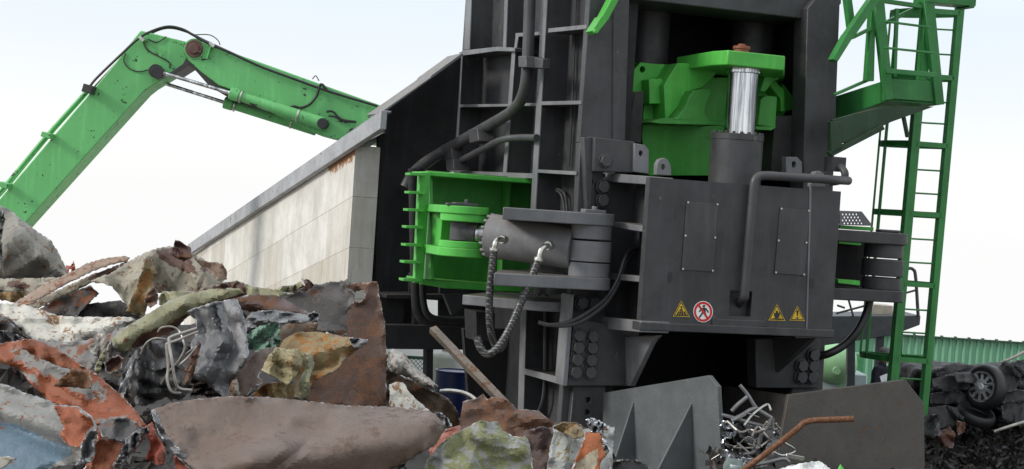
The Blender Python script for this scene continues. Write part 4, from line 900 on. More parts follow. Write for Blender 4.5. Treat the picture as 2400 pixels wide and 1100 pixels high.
# dark heap that carries the pieces
def heap(name, crest, Yc, Yf, mat, chips, cs, kind_cols, seed, back=3.5, vfront=1500, amp=.25, label=None):
    rr = random.Random(seed); vs, fs, tone = [], [], []
    us = np.arange(crest[0][0], crest[-1][0], 18.); cv = np.interp(us, [c[0] for c in crest], [c[1] for c in crest]); yc = np.interp(us, [c[0] for c in Yc], [c[1] for c in Yc])
    rows = 40
    for j in range(rows + 8):
        for u, v0, y0 in zip(us, cv, yc):
            if j < rows:
                t = j / (rows - 1); v = vfront + (v0 - vfront) * t; Y = Yf + (y0 - Yf) * t
                p = at(u, v, Y); k = 1 if t < .93 else .3
            else:
                p = at(u, v0, y0); t = (j - rows + 1) / 8; p.y += back * t; p.z *= (1 - t ** 1.2); k = 0.3
            n_ = noise.fractal(p * 2.2 + Vector((seed, 0, 0)), .7, 2., 5)
            p = p + Vector((n_ * .4, -abs(n_), n_ * .3)) * amp * k; vs.append(p); tone.append(rr.random() * .3)
    m = len(us)
    for j in range(rows + 7):
        for i in range(m - 1): fs.append((j * m + i, j * m + i + 1, (j + 1) * m + i + 1, (j + 1) * m + i))
    base = len(vs)
    for _ in range(chips):
        p = vs[rr.randrange(rows * m)] + Vector((rr.uniform(-.1, .1), rr.uniform(-.16, 0), rr.uniform(-.08, .08)))
        d = Vector((rr.gauss(0, 1), rr.gauss(0, .7), rr.gauss(0, .8))).normalized(); e = d.orthogonal().normalized(); e.rotate(Matrix.Rotation(rr.random() * 6.28, 3, d)); f = d.cross(e)
        L, w_ = cs * rr.uniform(.5, 1.8), cs * rr.uniform(.12, .7); b = cs * rr.uniform(-.5, .5); t_ = rr.random(); i0 = len(vs)
        for k in (-1, 0, 1):
            for s_ in (-1, 1): vs.append(p + d * L * k * .5 + e * w_ * s_ * .5 * rr.uniform(.5, 1.1) + f * (b if k == 0 else 0) + f * rr.uniform(-.1, .1) * cs); tone.append(t_)
        fs += [(i0, i0 + 1, i0 + 3, i0 + 2), (i0 + 2, i0 + 3, i0 + 5, i0 + 4)]
    me = bpy.data.meshes.new(name); me.from_pydata([tuple(v) for v in vs], [], fs)
    a = me.attributes.new('tone', 'FLOAT', 'POINT'); a.data.foreach_set('value', np.array(tone, np.float32)); me.materials.append(mat)
    o = bpy.data.objects.new(name, me); COL.objects.link(o); o['kind'] = 'stuff'
    if label: o['label'] = label
    return o
def heapmat(name, stops, metal=.2, rough=.55):
    t = NT(name); r = t.n.new('ShaderNodeValToRGB'); t.l.new(t.attr('tone').outputs['Fac'], r.inputs[0]); e = r.color_ramp.elements
    e[0].color = (*stops[0][1], 1); e[0].position = stops[0][0]; e[1].color = (*stops[-1][1], 1); e[1].position = stops[-1][0]
    for p_, c_ in stops[1:-1]: q = e.new(p_); q.color = (*c_, 1)
    n = t.noise(9, 6, .7); c = t.mix(t.ramp(n, .35, .7), r.outputs[0], (.03, .022, .018)); t.bump(t.noise(20, 5, .7), .5, .02)
    return t.done(c, rough, metal)
HM = heapmat('heap_of_scrap', [(0, (.012, .010, .009)), (.35, (.02, .016, .013)), (.6, (.06, .032, .02)), (.8, (.08, .075, .07)), (.93, (.14, .12, .10)), (1, (.28, .28, .28))])  # dark rust, kept near black so gaps between pieces read as shade
heap('scrap_heap', [(-420, 700), (0, 712), (110, 742), (330, 748), (440, 765), (560, 725), (650, 730), (800, 800), (905, 925), (1000, 960), (1100, 985), (1250, 1010), (1430, 1060), (1520, 1130), (1700, 1250)],
     [(-420, 12.6), (900, 12.6), (1400, 11.0), (1700, 11)], 7.2, HM, 2600, .085, None, 3, label='dark tangled scrap metal heap under the torn sheets')
SH = 'torn scrap metal pieces on the heap'
def scrap(name, label, cat, outline, Y, mat, **k): return sheet(name, label, cat, outline, Y, mat, group=SH, **k)

scrap('dented_shell', 'big dented grey tank shell, stained brown, topmost at far left of the heap', 'scrap metal', [(-60, 470), (0, 483), (22, 492), (50, 515), (92, 547), (118, 563), (140, 600), (158, 636), (160, 652), (110, 662), (0, 664), (-60, 665)], 12.4, TANKM, ab=(-.1, .35), bulge=.2, amp=.09, scale=90, soft=.012, folds=[((40, 520), (90, 600), .10, 30), ((90, 600), (20, 650), .08, 26), ((112, 565), (118, 655), .05, 14), ((30, 540), (60, 640), .06, 40)], seed=1)
scrap('steel_strip', 'dark curled steel strip against the dented grey tank shell', 'scrap metal', [(-30, 490), (6, 492), (12, 515), (2, 560), (6, 600), (-2, 640), (-30, 640)], 12.0, CRUSH, amp=.04, scale=30, seed=2, step=6)
scrap('beige_beam', 'beige chipped beam end lying level below the dented grey shell', 'scrap metal', [(-30, 655), (90, 652), (150, 650), (172, 658), (110, 690), (60, 683), (-30, 686)], 11.6, CREAM, ab=(0, .1), folds=[((-30, 655), (170, 652), -.05, 14)], amp=.01, seed=3, zones=[[(20, 660), (60, 660), (70, 676), (10, 676)]])
scrap('yellowed_sheet', 'yellow brown sheet tucked under the beige beam end', 'scrap metal', [(-30, 684), (60, 683), (100, 692), (62, 716), (20, 706), (-30, 700)], 11.7, OCHRE, amp=.03, scale=40, seed=4)
scrap('flaking_sheet', 'dark rusty panel under the long beige channel', 'scrap metal', [(84, 730), (150, 690), (212, 670), (233, 688), (214, 704), (180, 742), (120, 740)], 11.9, SM('dark_rusty_panel', (.06, .055, .055), rust=(.12, .05, .03), rust2=(.3, .1, .04), rust_amt=.5, bare_amt=.2, scale=4, seed=21), ab=(-.2, .5), amp=.02, seed=5, folds=[((180, 742), (214, 704), .05, 8)])
ch = thing('bent_channel', 'long beige steel channel leaning up to the right with a torn end', 'scrap metal', None, SH, (0, 0, 0))
pv = at(150, 680, 11.2); ch.location = (pv.x, pv.y, pv.z)
def chl(*a, **k):
    o = sheet(*a, parent=ch, **k); o.matrix_parent_inverse = Matrix.Translation(-Vector(ch.location)); return o
chl('web', None, None, [(48, 722), (112, 690), (178, 662), (206, 648), (224, 640), (262, 628), (298, 612), (300, 620), (232, 655), (205, 668), (86, 725)], 11.3, CREAM, ab=(-.2, .1), amp=.006, soft=.008, curl=.006, zones=[[(205, 650), (300, 606), (305, 625), (215, 662)]], seed=6)
chl('flange', None, None, [(30, 714), (96, 672), (152, 645), (200, 620), (236, 608), (288, 601), (304, 604), (298, 614), (262, 620), (212, 638), (150, 668), (66, 716)], 11.15, SM('pinkish_flange', (.42, .30, .22), rust=(.2, .08, .045), rust2=(.34, .15, .08), rust_amt=.45, bare_amt=.05, scale=4, seed=22), ab=(-.2, 1.2), amp=.008, soft=.01, curl=.01, seed=7)
scrap('red_scrap', 'small red torn scrap standing behind the long beige channel', 'scrap metal', [(155, 622), (165, 624), (173, 612), (178, 636), (180, 645), (160, 656)], 11.9, REDP, amp=.04, scale=20, seed=8, step=4, jag=1, holes=[[(162, 630), (168, 632), (166, 642), (161, 640)]])
scrap('cream_wreck', 'cream twisted sheet arching over a gap at the heap top', 'scrap metal', [(205, 662), (235, 650), (262, 640), (300, 615), (335, 596), (368, 582), (400, 578), (432, 585), (470, 604), (500, 630), (526, 655), (500, 684), (448, 688), (400, 690), (360, 684), (335, 742), (312, 738), (288, 704), (264, 672), (240, 664)], 11.0, CREAM, ab=(.1, .55), amp=.05, scale=70, folds=[((340, 600), (330, 720), .12, 34), ((210, 660), (330, 655), .05, 40), ((370, 590), (500, 680), .1, 60), ((440, 590), (410, 690), -.06, 30)], zones=[[(362, 590), (410, 578), (440, 600), (462, 640), (440, 640), (380, 612)], [(470, 610), (500, 632), (470, 640)]], seed=9)
scrap('folded_band', 'yellow brown folded band hanging in front of the cream twisted sheet', 'scrap metal', [(340, 606), (352, 606), (368, 640), (352, 690), (338, 742), (296, 730), (312, 690), (330, 640)], 10.7, OCHRE, ab=(.2, .3), amp=.03, scale=40, folds=[((342, 610), (300, 730), .06, 14)], seed=10)
scrap('maroon_flap', 'dark maroon torn flap at the very top of the cream sheet', 'scrap metal', [(396, 592), (408, 576), (410, 562), (424, 568), (446, 580), (450, 604), (430, 612), (402, 600)], 10.9, MAROON, amp=.05, scale=30, seed=11, step=5)
scrap('bent_box_end', 'brown bent box end against the concrete wall', 'scrap metal', [(456, 606), (480, 612), (520, 618), (530, 632), (532, 655), (508, 657), (496, 640), (470, 622)], 10.9, SM('brown_box_end', (.24, .15, .09), rust_amt=.4, bare_amt=.12, scale=5, seed=23), amp=.05, scale=35, folds=[((518, 620), (522, 655), .06, 14)], seed=12, step=6)
scrap('gap_shade_plate', 'black plate with brown lip, added as shade in the gap under the cream sheet', 'scrap metal', [(150, 730), (205, 712), (285, 705), (330, 740), (330, 752), (150, 752)], 11.9, SM('gap_shade_black', (.014, .013, .012), rust_amt=.05, bare_amt=.0, seed=24, bare=(.2, .12, .07)), ab=(0, .1), amp=.01, seed=13)  # black sheet added where the gap only holds shade
scrap('white_sheet', 'long white sheet with rusty streaks lying across the left side', 'scrap metal', [(-30, 716), (0, 712), (48, 712), (92, 726), (132, 740), (190, 744), (250, 744), (306, 744), (320, 752), (296, 768), (236, 792), (150, 806), (80, 800), (54, 772), (26, 748), (0, 740), (-30, 742)], 10.3, WHITE, ab=(.1, 1.1), amp=.02, scale=120, folds=[((60, 745), (310, 750), .03, 12), ((100, 800), (300, 752), .05, 20), ((130, 742), (150, 800), -.05, 30)], seed=14)
scrap('underside_strip', 'brown torn underside strip beneath the white streaked sheet', 'scrap metal', [(-30, 742), (8, 744), (40, 770), (78, 802), (72, 812), (34, 806), (-30, 815)], 10.1, SM('dark_flaking', (.05, .045, .04), rust_amt=.3, bare_amt=.25, scale=5, seed=25), amp=.05, scale=40, seed=15)
scrap('brown_strip', 'brown grey sheet running from the white sheet toward the olive tube', 'scrap metal', [(40, 800), (100, 800), (160, 806), (240, 790), (302, 764), (300, 780), (250, 810), (222, 850), (205, 872), (150, 850), (90, 812)], 9.9, SM('grey_orange_sheet', (.27, .26, .25), rust=(.14, .07, .05), rust2=(.35, .12, .05), rust_amt=.42, bare_amt=.05, scale=3, seed=26), ab=(0, .8), amp=.02, seed=16)
scrap('olive_tube_sheet', 'olive sheet curled into a half tube, brown inside, sloping up right', 'scrap metal', [(262, 796), (290, 770), (330, 746), (396, 706), (440, 690), (500, 678), (560, 676), (575, 690), (500, 716), (440, 742), (400, 782), (340, 806), (300, 822), (284, 828), (268, 816)], 9.6, OLIVE, ab=(.2, .6), folds=[((268, 806), (430, 712), .08, -22), ((430, 712), (560, 684), .06, -18), ((310, 820), (560, 695), -.06, 20)], amp=.02, scale=60, zones=[[(305, 812), (330, 782), (400, 756), (470, 716), (580, 684), (580, 700), (440, 748), (400, 790), (320, 815)]], seed=17)
scrap('pale_rag_sheet', 'small crumpled pale sheet above the olive half tube', 'scrap metal', [(372, 700), (380, 684), (430, 682), (476, 684), (470, 694), (420, 704), (386, 722), (374, 714)], 10.2, OLIVE, amp=.05, scale=30, seed=18, step=6)
scrap('rust_shard', 'small rust brown shard in the hollow under the cream sheet', 'scrap metal', [(338, 706), (346, 688), (362, 674), (370, 690), (368, 712), (352, 722)], 10.4, RUSTB2, amp=.04, scale=25, seed=19, step=5)
scrap('wrinkled_strip', 'olive and brown wrinkled strip at the heap top before the wall', 'scrap metal', [(500, 690), (520, 664), (556, 658), (590, 672), (640, 678), (690, 690), (640, 700), (590, 712), (560, 704), (520, 706)], 10.2, OLIVE, amp=.06, scale=40, zones=[[(520, 664), (570, 660), (580, 700), (520, 700)]], seed=20, step=6)
scrap('maroon_curl', 'long maroon curled sheet ending in a point on the grey plate', 'scrap metal', [(548, 700), (600, 690), (650, 694), (690, 716), (742, 742), (735, 752), (690, 745), (640, 742), (575, 728), (545, 722)], 9.9, MAROON, ab=(0, .8), folds=[((560, 705), (735, 745), .08, -20)], amp=.02, seed=21)
scrap('silver_crumple', 'silvery crumpled sheet roll under the maroon curl', 'scrap metal', [(574, 752), (590, 732), (640, 726), (690, 734), (738, 742), (740, 752), (700, 758), (640, 756), (606, 764), (580, 784)], 9.7, SM('dull_silver', (.3, .31, .32), rust_amt=.05, bare_amt=.35, metal=.7, rough=.38, scale=5, seed=27), amp=.05, scale=40, folds=[((580, 760), (735, 748), .05, 14)], seed=22, step=6)
scrap('mint_crumple', 'mint green crumpled sheet in the middle hollow', 'scrap metal', [(576, 788), (600, 762), (652, 752), (664, 790), (652, 820), (600, 826), (580, 816)], 10.0, MINTS, amp=.08, scale=34, seed=23, step=6)
scrap('brown_roll', 'dark brown rounded sheet beside the mint green crumple', 'scrap metal', [(655, 768), (690, 752), (745, 758), (735, 790), (690, 836), (650, 826), (648, 795)], 10.0, SM('dark_ochre', (.16, .11, .06), rust_amt=.4, bare_amt=.1, scale=4, seed=28), bulge=.12, amp=.02, seed=24)
scrap('grey_brown_sheet', 'thin grey brown sheet with ragged right edge against the wall foot', 'scrap metal', [(560, 715), (630, 692), (690, 676), (742, 666), (800, 658), (818, 655), (822, 664), (814, 672), (832, 690), (828, 712), (814, 735), (808, 752), (816, 762), (814, 786), (770, 780), (700, 770), (640, 755)], 10.6, GREYBR, ab=(.1, .35), amp=.02, scale=150, jag=4, folds=[((560, 715), (814, 770), -.04, 60)], seed=25)
scrap('rusty_plate', 'tall speckled rusty plate with a ragged hole beside the black opening', 'scrap metal', [(800, 668), (826, 664), (884, 660), (890, 700), (902, 758), (907, 840), (913, 965), (720, 960), (720, 840), (770, 780)], 11.2, RUSTB2, ab=(.15, .3), amp=.02, scale=150, holes=[[(836, 682), (852, 680), (856, 690), (850, 706), (836, 708), (828, 696)]], seed=26)
scrap('galvanised_sheet', 'large crumpled galvanised grey sheet with a long crack in the middle', 'scrap metal', [(438, 730), (470, 718), (500, 708), (556, 702), (568, 730), (578, 770), (583, 830), (572, 858), (548, 884), (532, 936), (500, 912), (484, 898), (440, 884), (434, 872), (452, 840), (446, 806), (464, 776), (458, 752)], 9.3, GALV, ab=(-.1, .45), amp=.04, scale=90, folds=[((490, 715), (520, 800), .09, 30), ((520, 800), (480, 880), .10, 30), ((560, 740), (575, 850), .1, -30), ((500, 720), (518, 778), -.05, 6)], seed=27)
scrap('crushed_lump', 'grey crushed metal lump left of the galvanised sheet', 'scrap metal', [(276, 900), (300, 850), (316, 826), (345, 802), (400, 796), (436, 800), (424, 850), (450, 880), (452, 915), (420, 938), (390, 930), (340, 952), (310, 948), (290, 930)], 9.5, CRUSH, ab=(0, .5), bulge=.10, amp=.09, scale=50, seed=28, step=6)
scrap('sheet_sliver', 'narrow light grey blade of sheet beside the crushed lump', 'scrap metal', [(276, 920), (300, 870), (318, 836), (322, 842), (306, 886), (288, 936)], 9.3, GALV, amp=.02, seed=29, step=6)
scrap('pale_torn_corner', 'pale grey torn corner piece by the orange sheet', 'scrap metal', [(207, 814), (236, 790), (258, 800), (262, 812), (252, 846), (228, 836), (212, 826)], 9.4, TANKM, amp=.05, scale=34, seed=30, step=6)
scrap('maroon_cup', 'small maroon curved scrap below the olive half tube', 'scrap metal', [(246, 852), (262, 838), (280, 834), (292, 842), (284, 864), (262, 876), (248, 872)], 9.2, MAROON, bulge=-.06, amp=.02, seed=31, step=5)
scrap('dark_tangle', 'dark tangled sheet strips between orange sheet and crushed lump', 'scrap metal', [(214, 850), (240, 850), (292, 870), (300, 880), (282, 930), (262, 910), (232, 880)], 9.7, SM('dark_tangle', (.06, .055, .045), rust_amt=.3, bare_amt=.3, scale=6, seed=29), amp=.10, scale=26, seed=32, step=6)
scrap('brown_flat_sheet', 'flat chocolate brown sheet right of the galvanised sheet', 'scrap metal', [(544, 882), (580, 844), (608, 820), (646, 813), (640, 836), (616, 868), (606, 884), (622, 898), (592, 908), (580, 926), (560, 930), (552, 906)], 9.3, RUSTB, ab=(.1, .6), amp=.015, seed=33)
scrap('crushed_can', 'yellow crushed can with shiny creases on the brown flat sheet', 'scrap metal', [(612, 868), (628, 838), (646, 814), (672, 820), (700, 818), (716, 830), (704, 862), (694, 880), (674, 903), (650, 888)], 8.95, SM('yellow_can', (.40, .34, .18), crump=0.5, tone=0.70, rust=(.2, .1, .04), rust_amt=.3, bare_amt=.28, scale=5, seed=30, bare=(.6, .58, .5)), ab=(.1, .4), bulge=.02, amp=.03, scale=60, soft=.008, folds=[((640, 820), (630, 880), .05, 16), ((690, 822), (680, 900), .05, 20), ((630, 850), (700, 870), -.04, 10), ((615, 868), (672, 898), .03, 10)], seed=34, step=6)
scrap('ochre_fold', 'large orange ochre folded sheet with torn pointed tip', 'scrap metal', [(640, 838), (665, 798), (700, 778), (760, 780), (800, 790), (842, 796), (862, 800), (846, 812), (812, 838), (788, 868), (760, 882), (732, 898), (712, 936), (690, 930), (690, 880)], 9.4, OCHRE, ab=(-.2, .7), bulge=.03, amp=.03, scale=120, soft=.01, folds=[((690, 840), (850, 800), .1, 40), ((790, 782), (858, 802), -.05, 14)], seed=35)
scrap('olive_band', 'olive bent band standing before the orange ochre folded sheet', 'scrap metal', [(704, 842), (720, 828), (732, 834), (736, 856), (726, 884), (726, 930), (712, 938), (700, 926), (704, 890), (716, 866)], 9.0, OLIVE, ab=(.3, .2), amp=.015, scale=60, soft=.006, folds=[((722, 835), (714, 930), .06, 12)], seed=36, step=6)
scrap('ochre_sheet', 'brown ochre crumpled sheet low behind the big brown sheet', 'scrap metal', [(590, 925), (620, 900), (650, 895), (690, 900), (700, 940), (660, 950), (600, 945)], 9.4, OCHRE, amp=.05, scale=40, seed=37)
scrap('big_brown_sheet', 'biggest brown sheet, long and buckled, across the bottom middle', 'scrap metal', [(354, 964), (396, 946), (480, 934), (560, 929), (620, 932), (690, 938), (760, 945), (815, 952), (900, 954), (980, 960), (1030, 974), (1044, 992), (1038, 1012), (1018, 1044), (965, 1074), (900, 1108), (840, 1160), (480, 1160), (452, 1100), (412, 1060), (376, 1008)], 8.1, RUSTB, ab=(.15, .9), amp=.014, scale=260, folds=[((600, 1085), (1005, 1016), .24, -62), ((480, 1100), (640, 1040), .12, -50), ((690, 985), (1030, 985), .05, -26), ((470, 1040), (760, 1000), -.06, -26), ((640, 1100), (720, 1040), -.04, 18)], seed=38, curl=.03)
scrap('orange_liner', 'orange inner strip showing at the torn left end of the biggest brown sheet', 'scrap metal', [(408, 1070), (430, 1064), (460, 1090), (476, 1160), (420, 1160)], 7.95, REDP, ab=(0, .8), amp=.02, seed=39)
scrap('upper_orange_sheet', 'orange and grey flaking sheet with curved right rim', 'scrap metal', [(-30, 800), (0, 806), (40, 800), (60, 806), (120, 826), (180, 856), (214, 868), (256, 904), (292, 934), (322, 968), (346, 1004), (320, 1040), (282, 1080), (240, 1160), (150, 1160), (225, 1060), (228, 1000), (190, 958), (120, 946), (90, 916), (44, 866), (-30, 836)], 8.7, ORANGE, ab=(.05, .9), amp=.02, scale=150, folds=[((50, 812), (330, 990), .08, 34), ((0, 830), (190, 930), .07, 26), ((230, 990), (340, 1000), .07, 24), ((120, 890), (290, 960), -.05, 30)], zones=[[(20, 820), (70, 815), (150, 860), (200, 900), (250, 925), (250, 945), (190, 930), (130, 890), (60, 860)], [(228, 985), (290, 975), (330, 1000), (300, 1020), (250, 1010)], [(50, 870), (85, 880), (90, 905), (60, 890)], [(180, 910), (230, 900), (250, 920), (200, 935)]], seed=40)
scrap('orange_flange', 'raised dark orange flange along the top of the orange flaking sheet', 'scrap metal', [(40, 798), (62, 794), (100, 802), (150, 828), (200, 862), (206, 872), (150, 862), (90, 838), (54, 818)], 8.75, SM('dark_orange', (.33, .085, .025), rust=(.15, .055, .025), rust_amt=.35, bare_amt=.08, scale=4, seed=31), ab=(0, .4), amp=.02, seed=41)
scrap('torn_brown_tab', 'torn brown tab folded up on the orange flaking sheet', 'scrap metal', [(124, 906), (140, 890), (160, 872), (168, 866), (212, 868), (216, 896), (212, 912), (170, 908)], 8.35, SM('brown_tab', (.22, .10, .04), rust_amt=.4, bare_amt=.2, scale=5, seed=32), amp=.03, scale=40, seed=42, step=6)
scrap('blue_sheet', 'blue and grey painted sheet with orange flakes at bottom left', 'scrap metal', [(-30, 896), (0, 900), (20, 904), (66, 924), (110, 938), (128, 950), (180, 952), (214, 976), (228, 1000), (226, 1020), (214, 1060), (206, 1086), (176, 1090), (140, 1092), (90, 1108), (40, 1160), (-30, 1160)], 7.75, BLUE, ab=(.1, .8), amp=.014, scale=200, folds=[((20, 905), (215, 985), .05, -16), ((0, 960), (220, 1030), .06, -30), ((0, 990), (180, 1060), -.05, -22), ((226, 1000), (206, 1086), .05, 14)], zones=[[(-30, 985), (40, 995), (90, 1020), (160, 1045), (170, 1065), (90, 1110), (-30, 1160)]], seed=43)
scrap('orange_scale', 'bright orange rusty patch sheet overlapping the blue sheet', 'scrap metal', [(128, 952), (178, 956), (212, 980), (222, 1004), (205, 1016), (190, 1050), (160, 1045), (140, 1020), (150, 1000)], 7.66, ORANGE, ab=(.1, .8), amp=.015, jag=4, seed=44, th=.006)
scrap('shiny_torn_rim', 'shiny torn rim at the right end of the blue sheet', 'scrap metal', [(206, 1010), (222, 1000), (230, 1016), (220, 1040), (222, 1064), (214, 1084), (176, 1092), (192, 1070), (190, 1040)], 7.6, GALV, amp=.06, scale=24, seed=45, step=5)
scrap('dark_orange_underpart', 'dark orange lower sheet with silver burnt rim', 'scrap metal', [(216, 1040), (240, 1024), (290, 1030), (336, 1008), (348, 1014), (320, 1050), (290, 1084), (262, 1110), (240, 1160), (190, 1160), (222, 1066)], 8.3, SM('burnt_orange', (.30, .075, .02), rust=(.06, .04, .035), rust2=(.14, .08, .06), rust_amt=.5, bare_amt=.14, scale=3.5, seed=33, bare=(.6, .6, .62)), ab=(0, .5), amp=.03, seed=46, edgew=12)
scrap('white_scrap_corner', 'small pale grey sheet corner at the very bottom left', 'scrap metal', [(-30, 1078), (6, 1070), (38, 1074), (0, 1100), (-30, 1108)], 7.4, TANKM, amp=.03, seed=47, step=6)
scrap('red_orange_flake', 'red orange bent piece between orange sheet and biggest brown sheet', 'scrap metal', [(342, 1000), (356, 990), (372, 1030), (388, 1052), (386, 1088), (366, 1090), (342, 1076), (352, 1046)], 8.3, REDP, amp=.05, scale=34, seed=48, step=6)
scrap('rusty_white_roll', 'white flaking roll with rusty lower edge by the black opening', 'scrap metal', [(910, 826), (922, 818), (946, 828), (970, 858), (1004, 886), (1026, 906), (1016, 916), (990, 904), (958, 884), (928, 876), (914, 860)], 10.6, SM('white_flaking', (.55, .52, .47), rust=(.2, .11, .05), rust_amt=.36, bare_amt=.15, scale=6, seed=34), ab=(0, .5), bulge=.08, amp=.05, scale=34, seed=49, step=6)
scrap('brown_curved_plate', 'dark brown curved plate under the white flaking roll', 'scrap metal', [(905, 862), (930, 876), (960, 888), (1018, 918), (1050, 934), (1072, 964), (1082, 1002), (1050, 1006), (1000, 985), (905, 965)], 10.9, SM('dark_brown_plate', (.085, .06, .038), rust_amt=.35, bare_amt=.06, scale=3, seed=35), ab=(-.3, -.3), amp=.02, seed=50)
scrap('white_stained_piece', 'white stained torn piece resting on the dark brown curved plate', 'scrap metal', [(913, 902), (926, 896), (944, 896), (960, 920), (985, 945), (1008, 966), (960, 972), (913, 962)], 10.3, WHITE, amp=.03, seed=51, step=6)
g = G(); g.tube([at(u, v, Y) for u, v, Y in ((1034, 917, 11.2), (1056, 916, 11.1), (1084, 920, 11), (1106, 930, 10.9), (1120, 946, 10.8), (1124, 970, 10.8))], .014, 10); tag(g.out('bent_tube', STEEL, None, 0), 'thin pale bent tube arching beside the leaning bar', 'scrap metal', SH)
g = G(); a, b = at(1014, 772, 11.6), at(1200, 965, 10.9); g.bar(a, b, .055, .05, (.5, -1, .3)); tag(g.out('square_bar', SM('grey_brown_bar', (.20, .165, .13), crump=0, tone=0.78, rust=(.12, .08, .055), rust_amt=.4, bare_amt=.03, scale=5, seed=36), None, .004, 2), 'straight grey brown square bar leaning against the heap', 'bar', SH)
scrap('brown_torn_sheet', 'brown torn sheet with notched top behind the mossy sheet', 'scrap metal', [(1080, 972), (1084, 944), (1108, 936), (1132, 924), (1142, 936), (1158, 932), (1182, 930), (1212, 960), (1262, 964), (1290, 984), (1312, 998), (1352, 990), (1384, 1010), (1392, 1044), (1340, 1060), (1300, 1160), (1230, 1160), (1150, 1100), (1076, 1020)], 9.2, RUSTB2, ab=(.1, .8), amp=.03, folds=[((1180, 935), (1290, 1060), .08, 34), ((1210, 1000), (1380, 1030), -.05, 26), ((1230, 970), (1330, 1010), .05, 24)], zones=[], seed=52)
scrap('purple_brown_hollow', 'dark purple brown sheet hollow right of the mossy sheet', 'scrap metal', [(1230, 1010), (1270, 1000), (1298, 1004), (1294, 1050), (1280, 1110), (1240, 1160), (1225, 1080)], 8.8, SM('purple_brown', (.10, .06, .055), rust_amt=.3, bare_amt=.16, scale=4, seed=37), amp=.04, scale=50, seed=53)
scrap('mossy_sheet', 'greenish grey crumpled sheet, large, at the bottom centre', 'scrap metal', [(1000, 1080), (1030, 1044), (1064, 1018), (1100, 1000), (1128, 985), (1148, 990), (1168, 988), (1176, 1008), (1200, 1024), (1232, 1026), (1242, 1046), (1250, 1100), (1250, 1160), (960, 1160)], 8.1, MOSS, ab=(.1, .7), amp=.05, scale=60, bulge=.05, folds=[((1130, 990), (1100, 1100), .07, 50), ((1170, 1020), (1245, 1050), .04, 26)], seed=54)
scrap('pink_red_strip', 'pink red painted strip left of the mossy sheet', 'scrap metal', [(1006, 1056), (1024, 1030), (1046, 1006), (1078, 998), (1080, 1010), (1064, 1030), (1030, 1052), (1010, 1076)], 8.5, SM('pink_red', (.45, .16, .11), rust=(.25, .15, .12), rust_amt=.3, bare_amt=.1, seed=38), amp=.02, seed=55, step=6)
scrap('pale_grey_sheet', 'pale grey sheet with bright cut edge near the bottom centre', 'scrap metal', [(1298, 1006), (1316, 1010), (1340, 1022), (1366, 1008), (1400, 1004), (1440, 1002), (1436, 1060), (1432, 1160), (1272, 1160), (1284, 1080)], 8.7, SM('pale_grey_paint', (.45, .47, .46), rust=(.25, .22, .1), rust2=(.33, .3, .16), rust_amt=.3, bare_amt=.12, scale=4, seed=39), ab=(.1, .5), amp=.03, folds=[((1330, 1010), (1320, 1110), .05, 24)], seed=56, edgew=7)
scrap('ochre_curl', 'ochre brown curl above the pale grey sheet', 'scrap metal', [(1296, 1000), (1320, 990), (1346, 990), (1364, 1004), (1368, 1022), (1350, 1030), (1336, 1022), (1318, 1014)], 8.6, OCHRE, amp=.03, scale=30, seed=57, step=6)
scrap('rust_cream_piece', 'rust orange and cream piece leaning on the pale grey sheet', 'scrap metal', [(1374, 1014), (1392, 1010), (1412, 1012), (1418, 1036), (1426, 1060), (1408, 1084), (1390, 1160), (1320, 1160), (1346, 1088)], 8.45, SM('rust_and_cream', (.42, .12, .03), rust=(.3, .08, .02), rust2=(.42, .14, .04), rust_amt=.3, bare_amt=.14, scale=6, paint2=(.55, .47, .33), seed=40, bare=(.7, .7, .7)), ab=(.1, .4), amp=.015, zones=[[(1350, 1085), (1398, 1052), (1402, 1080), (1392, 1110), (1330, 1160)]], seed=58, step=6)
scrap('foil_strip', 'shiny white foil strip on top of the rust and cream piece', 'foil', [(1374, 984), (1390, 980), (1410, 990), (1430, 1000), (1426, 1006), (1414, 1008), (1420, 1030), (1428, 1056), (1420, 1066), (1412, 1044), (1408, 1016), (1386, 1014), (1378, 1000)], 8.3, FOIL, amp=.06, scale=16, seed=59, step=4, jag=3)
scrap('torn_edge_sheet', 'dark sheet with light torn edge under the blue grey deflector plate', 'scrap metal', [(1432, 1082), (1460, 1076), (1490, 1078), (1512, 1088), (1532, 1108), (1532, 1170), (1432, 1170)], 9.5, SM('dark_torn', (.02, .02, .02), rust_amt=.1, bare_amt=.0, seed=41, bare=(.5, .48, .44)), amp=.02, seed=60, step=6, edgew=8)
scrap('pale_curl', 'pale curled lip of sheet on the ridge before the concrete wall', 'scrap metal', [(640, 684), (660, 672), (690, 668), (704, 660), (714, 672), (690, 682), (660, 690)], 10.5, OLIVE, amp=.05, scale=26, seed=201, step=4)
scrap('dark_spike', 'dark torn spike standing on the ridge before the concrete wall', 'scrap metal', [(704, 682), (716, 668), (708, 654), (722, 655), (736, 668), (730, 676), (716, 684)], 10.5, MAROON, amp=.05, scale=24, seed=202, step=4, jag=1.5)
scrap('torn_underpart', 'dark torn metal hanging below the galvanised sheet', 'scrap metal', [(436, 884), (460, 872), (500, 884), (540, 890), (530, 930), (500, 936), (470, 926), (446, 930), (452, 905)], 9.35, SM('dark_torn_metal', (.07, .062, .055), rust_amt=.3, bare_amt=.3, scale=6, seed=60, crump=.8), amp=.11, scale=22, seed=203, step=4, jag=4)
scrap('rolled_hem', 'rust brown rolled hem between the wire hook and the galvanised sheet', 'scrap metal', [(432, 868), (446, 836), (462, 800), (470, 806), (462, 850), (444, 900), (430, 905)], 9.15, RUSTB2, amp=.03, scale=30, folds=[((464, 804), (436, 900), .05, 8)], seed=204, step=5)
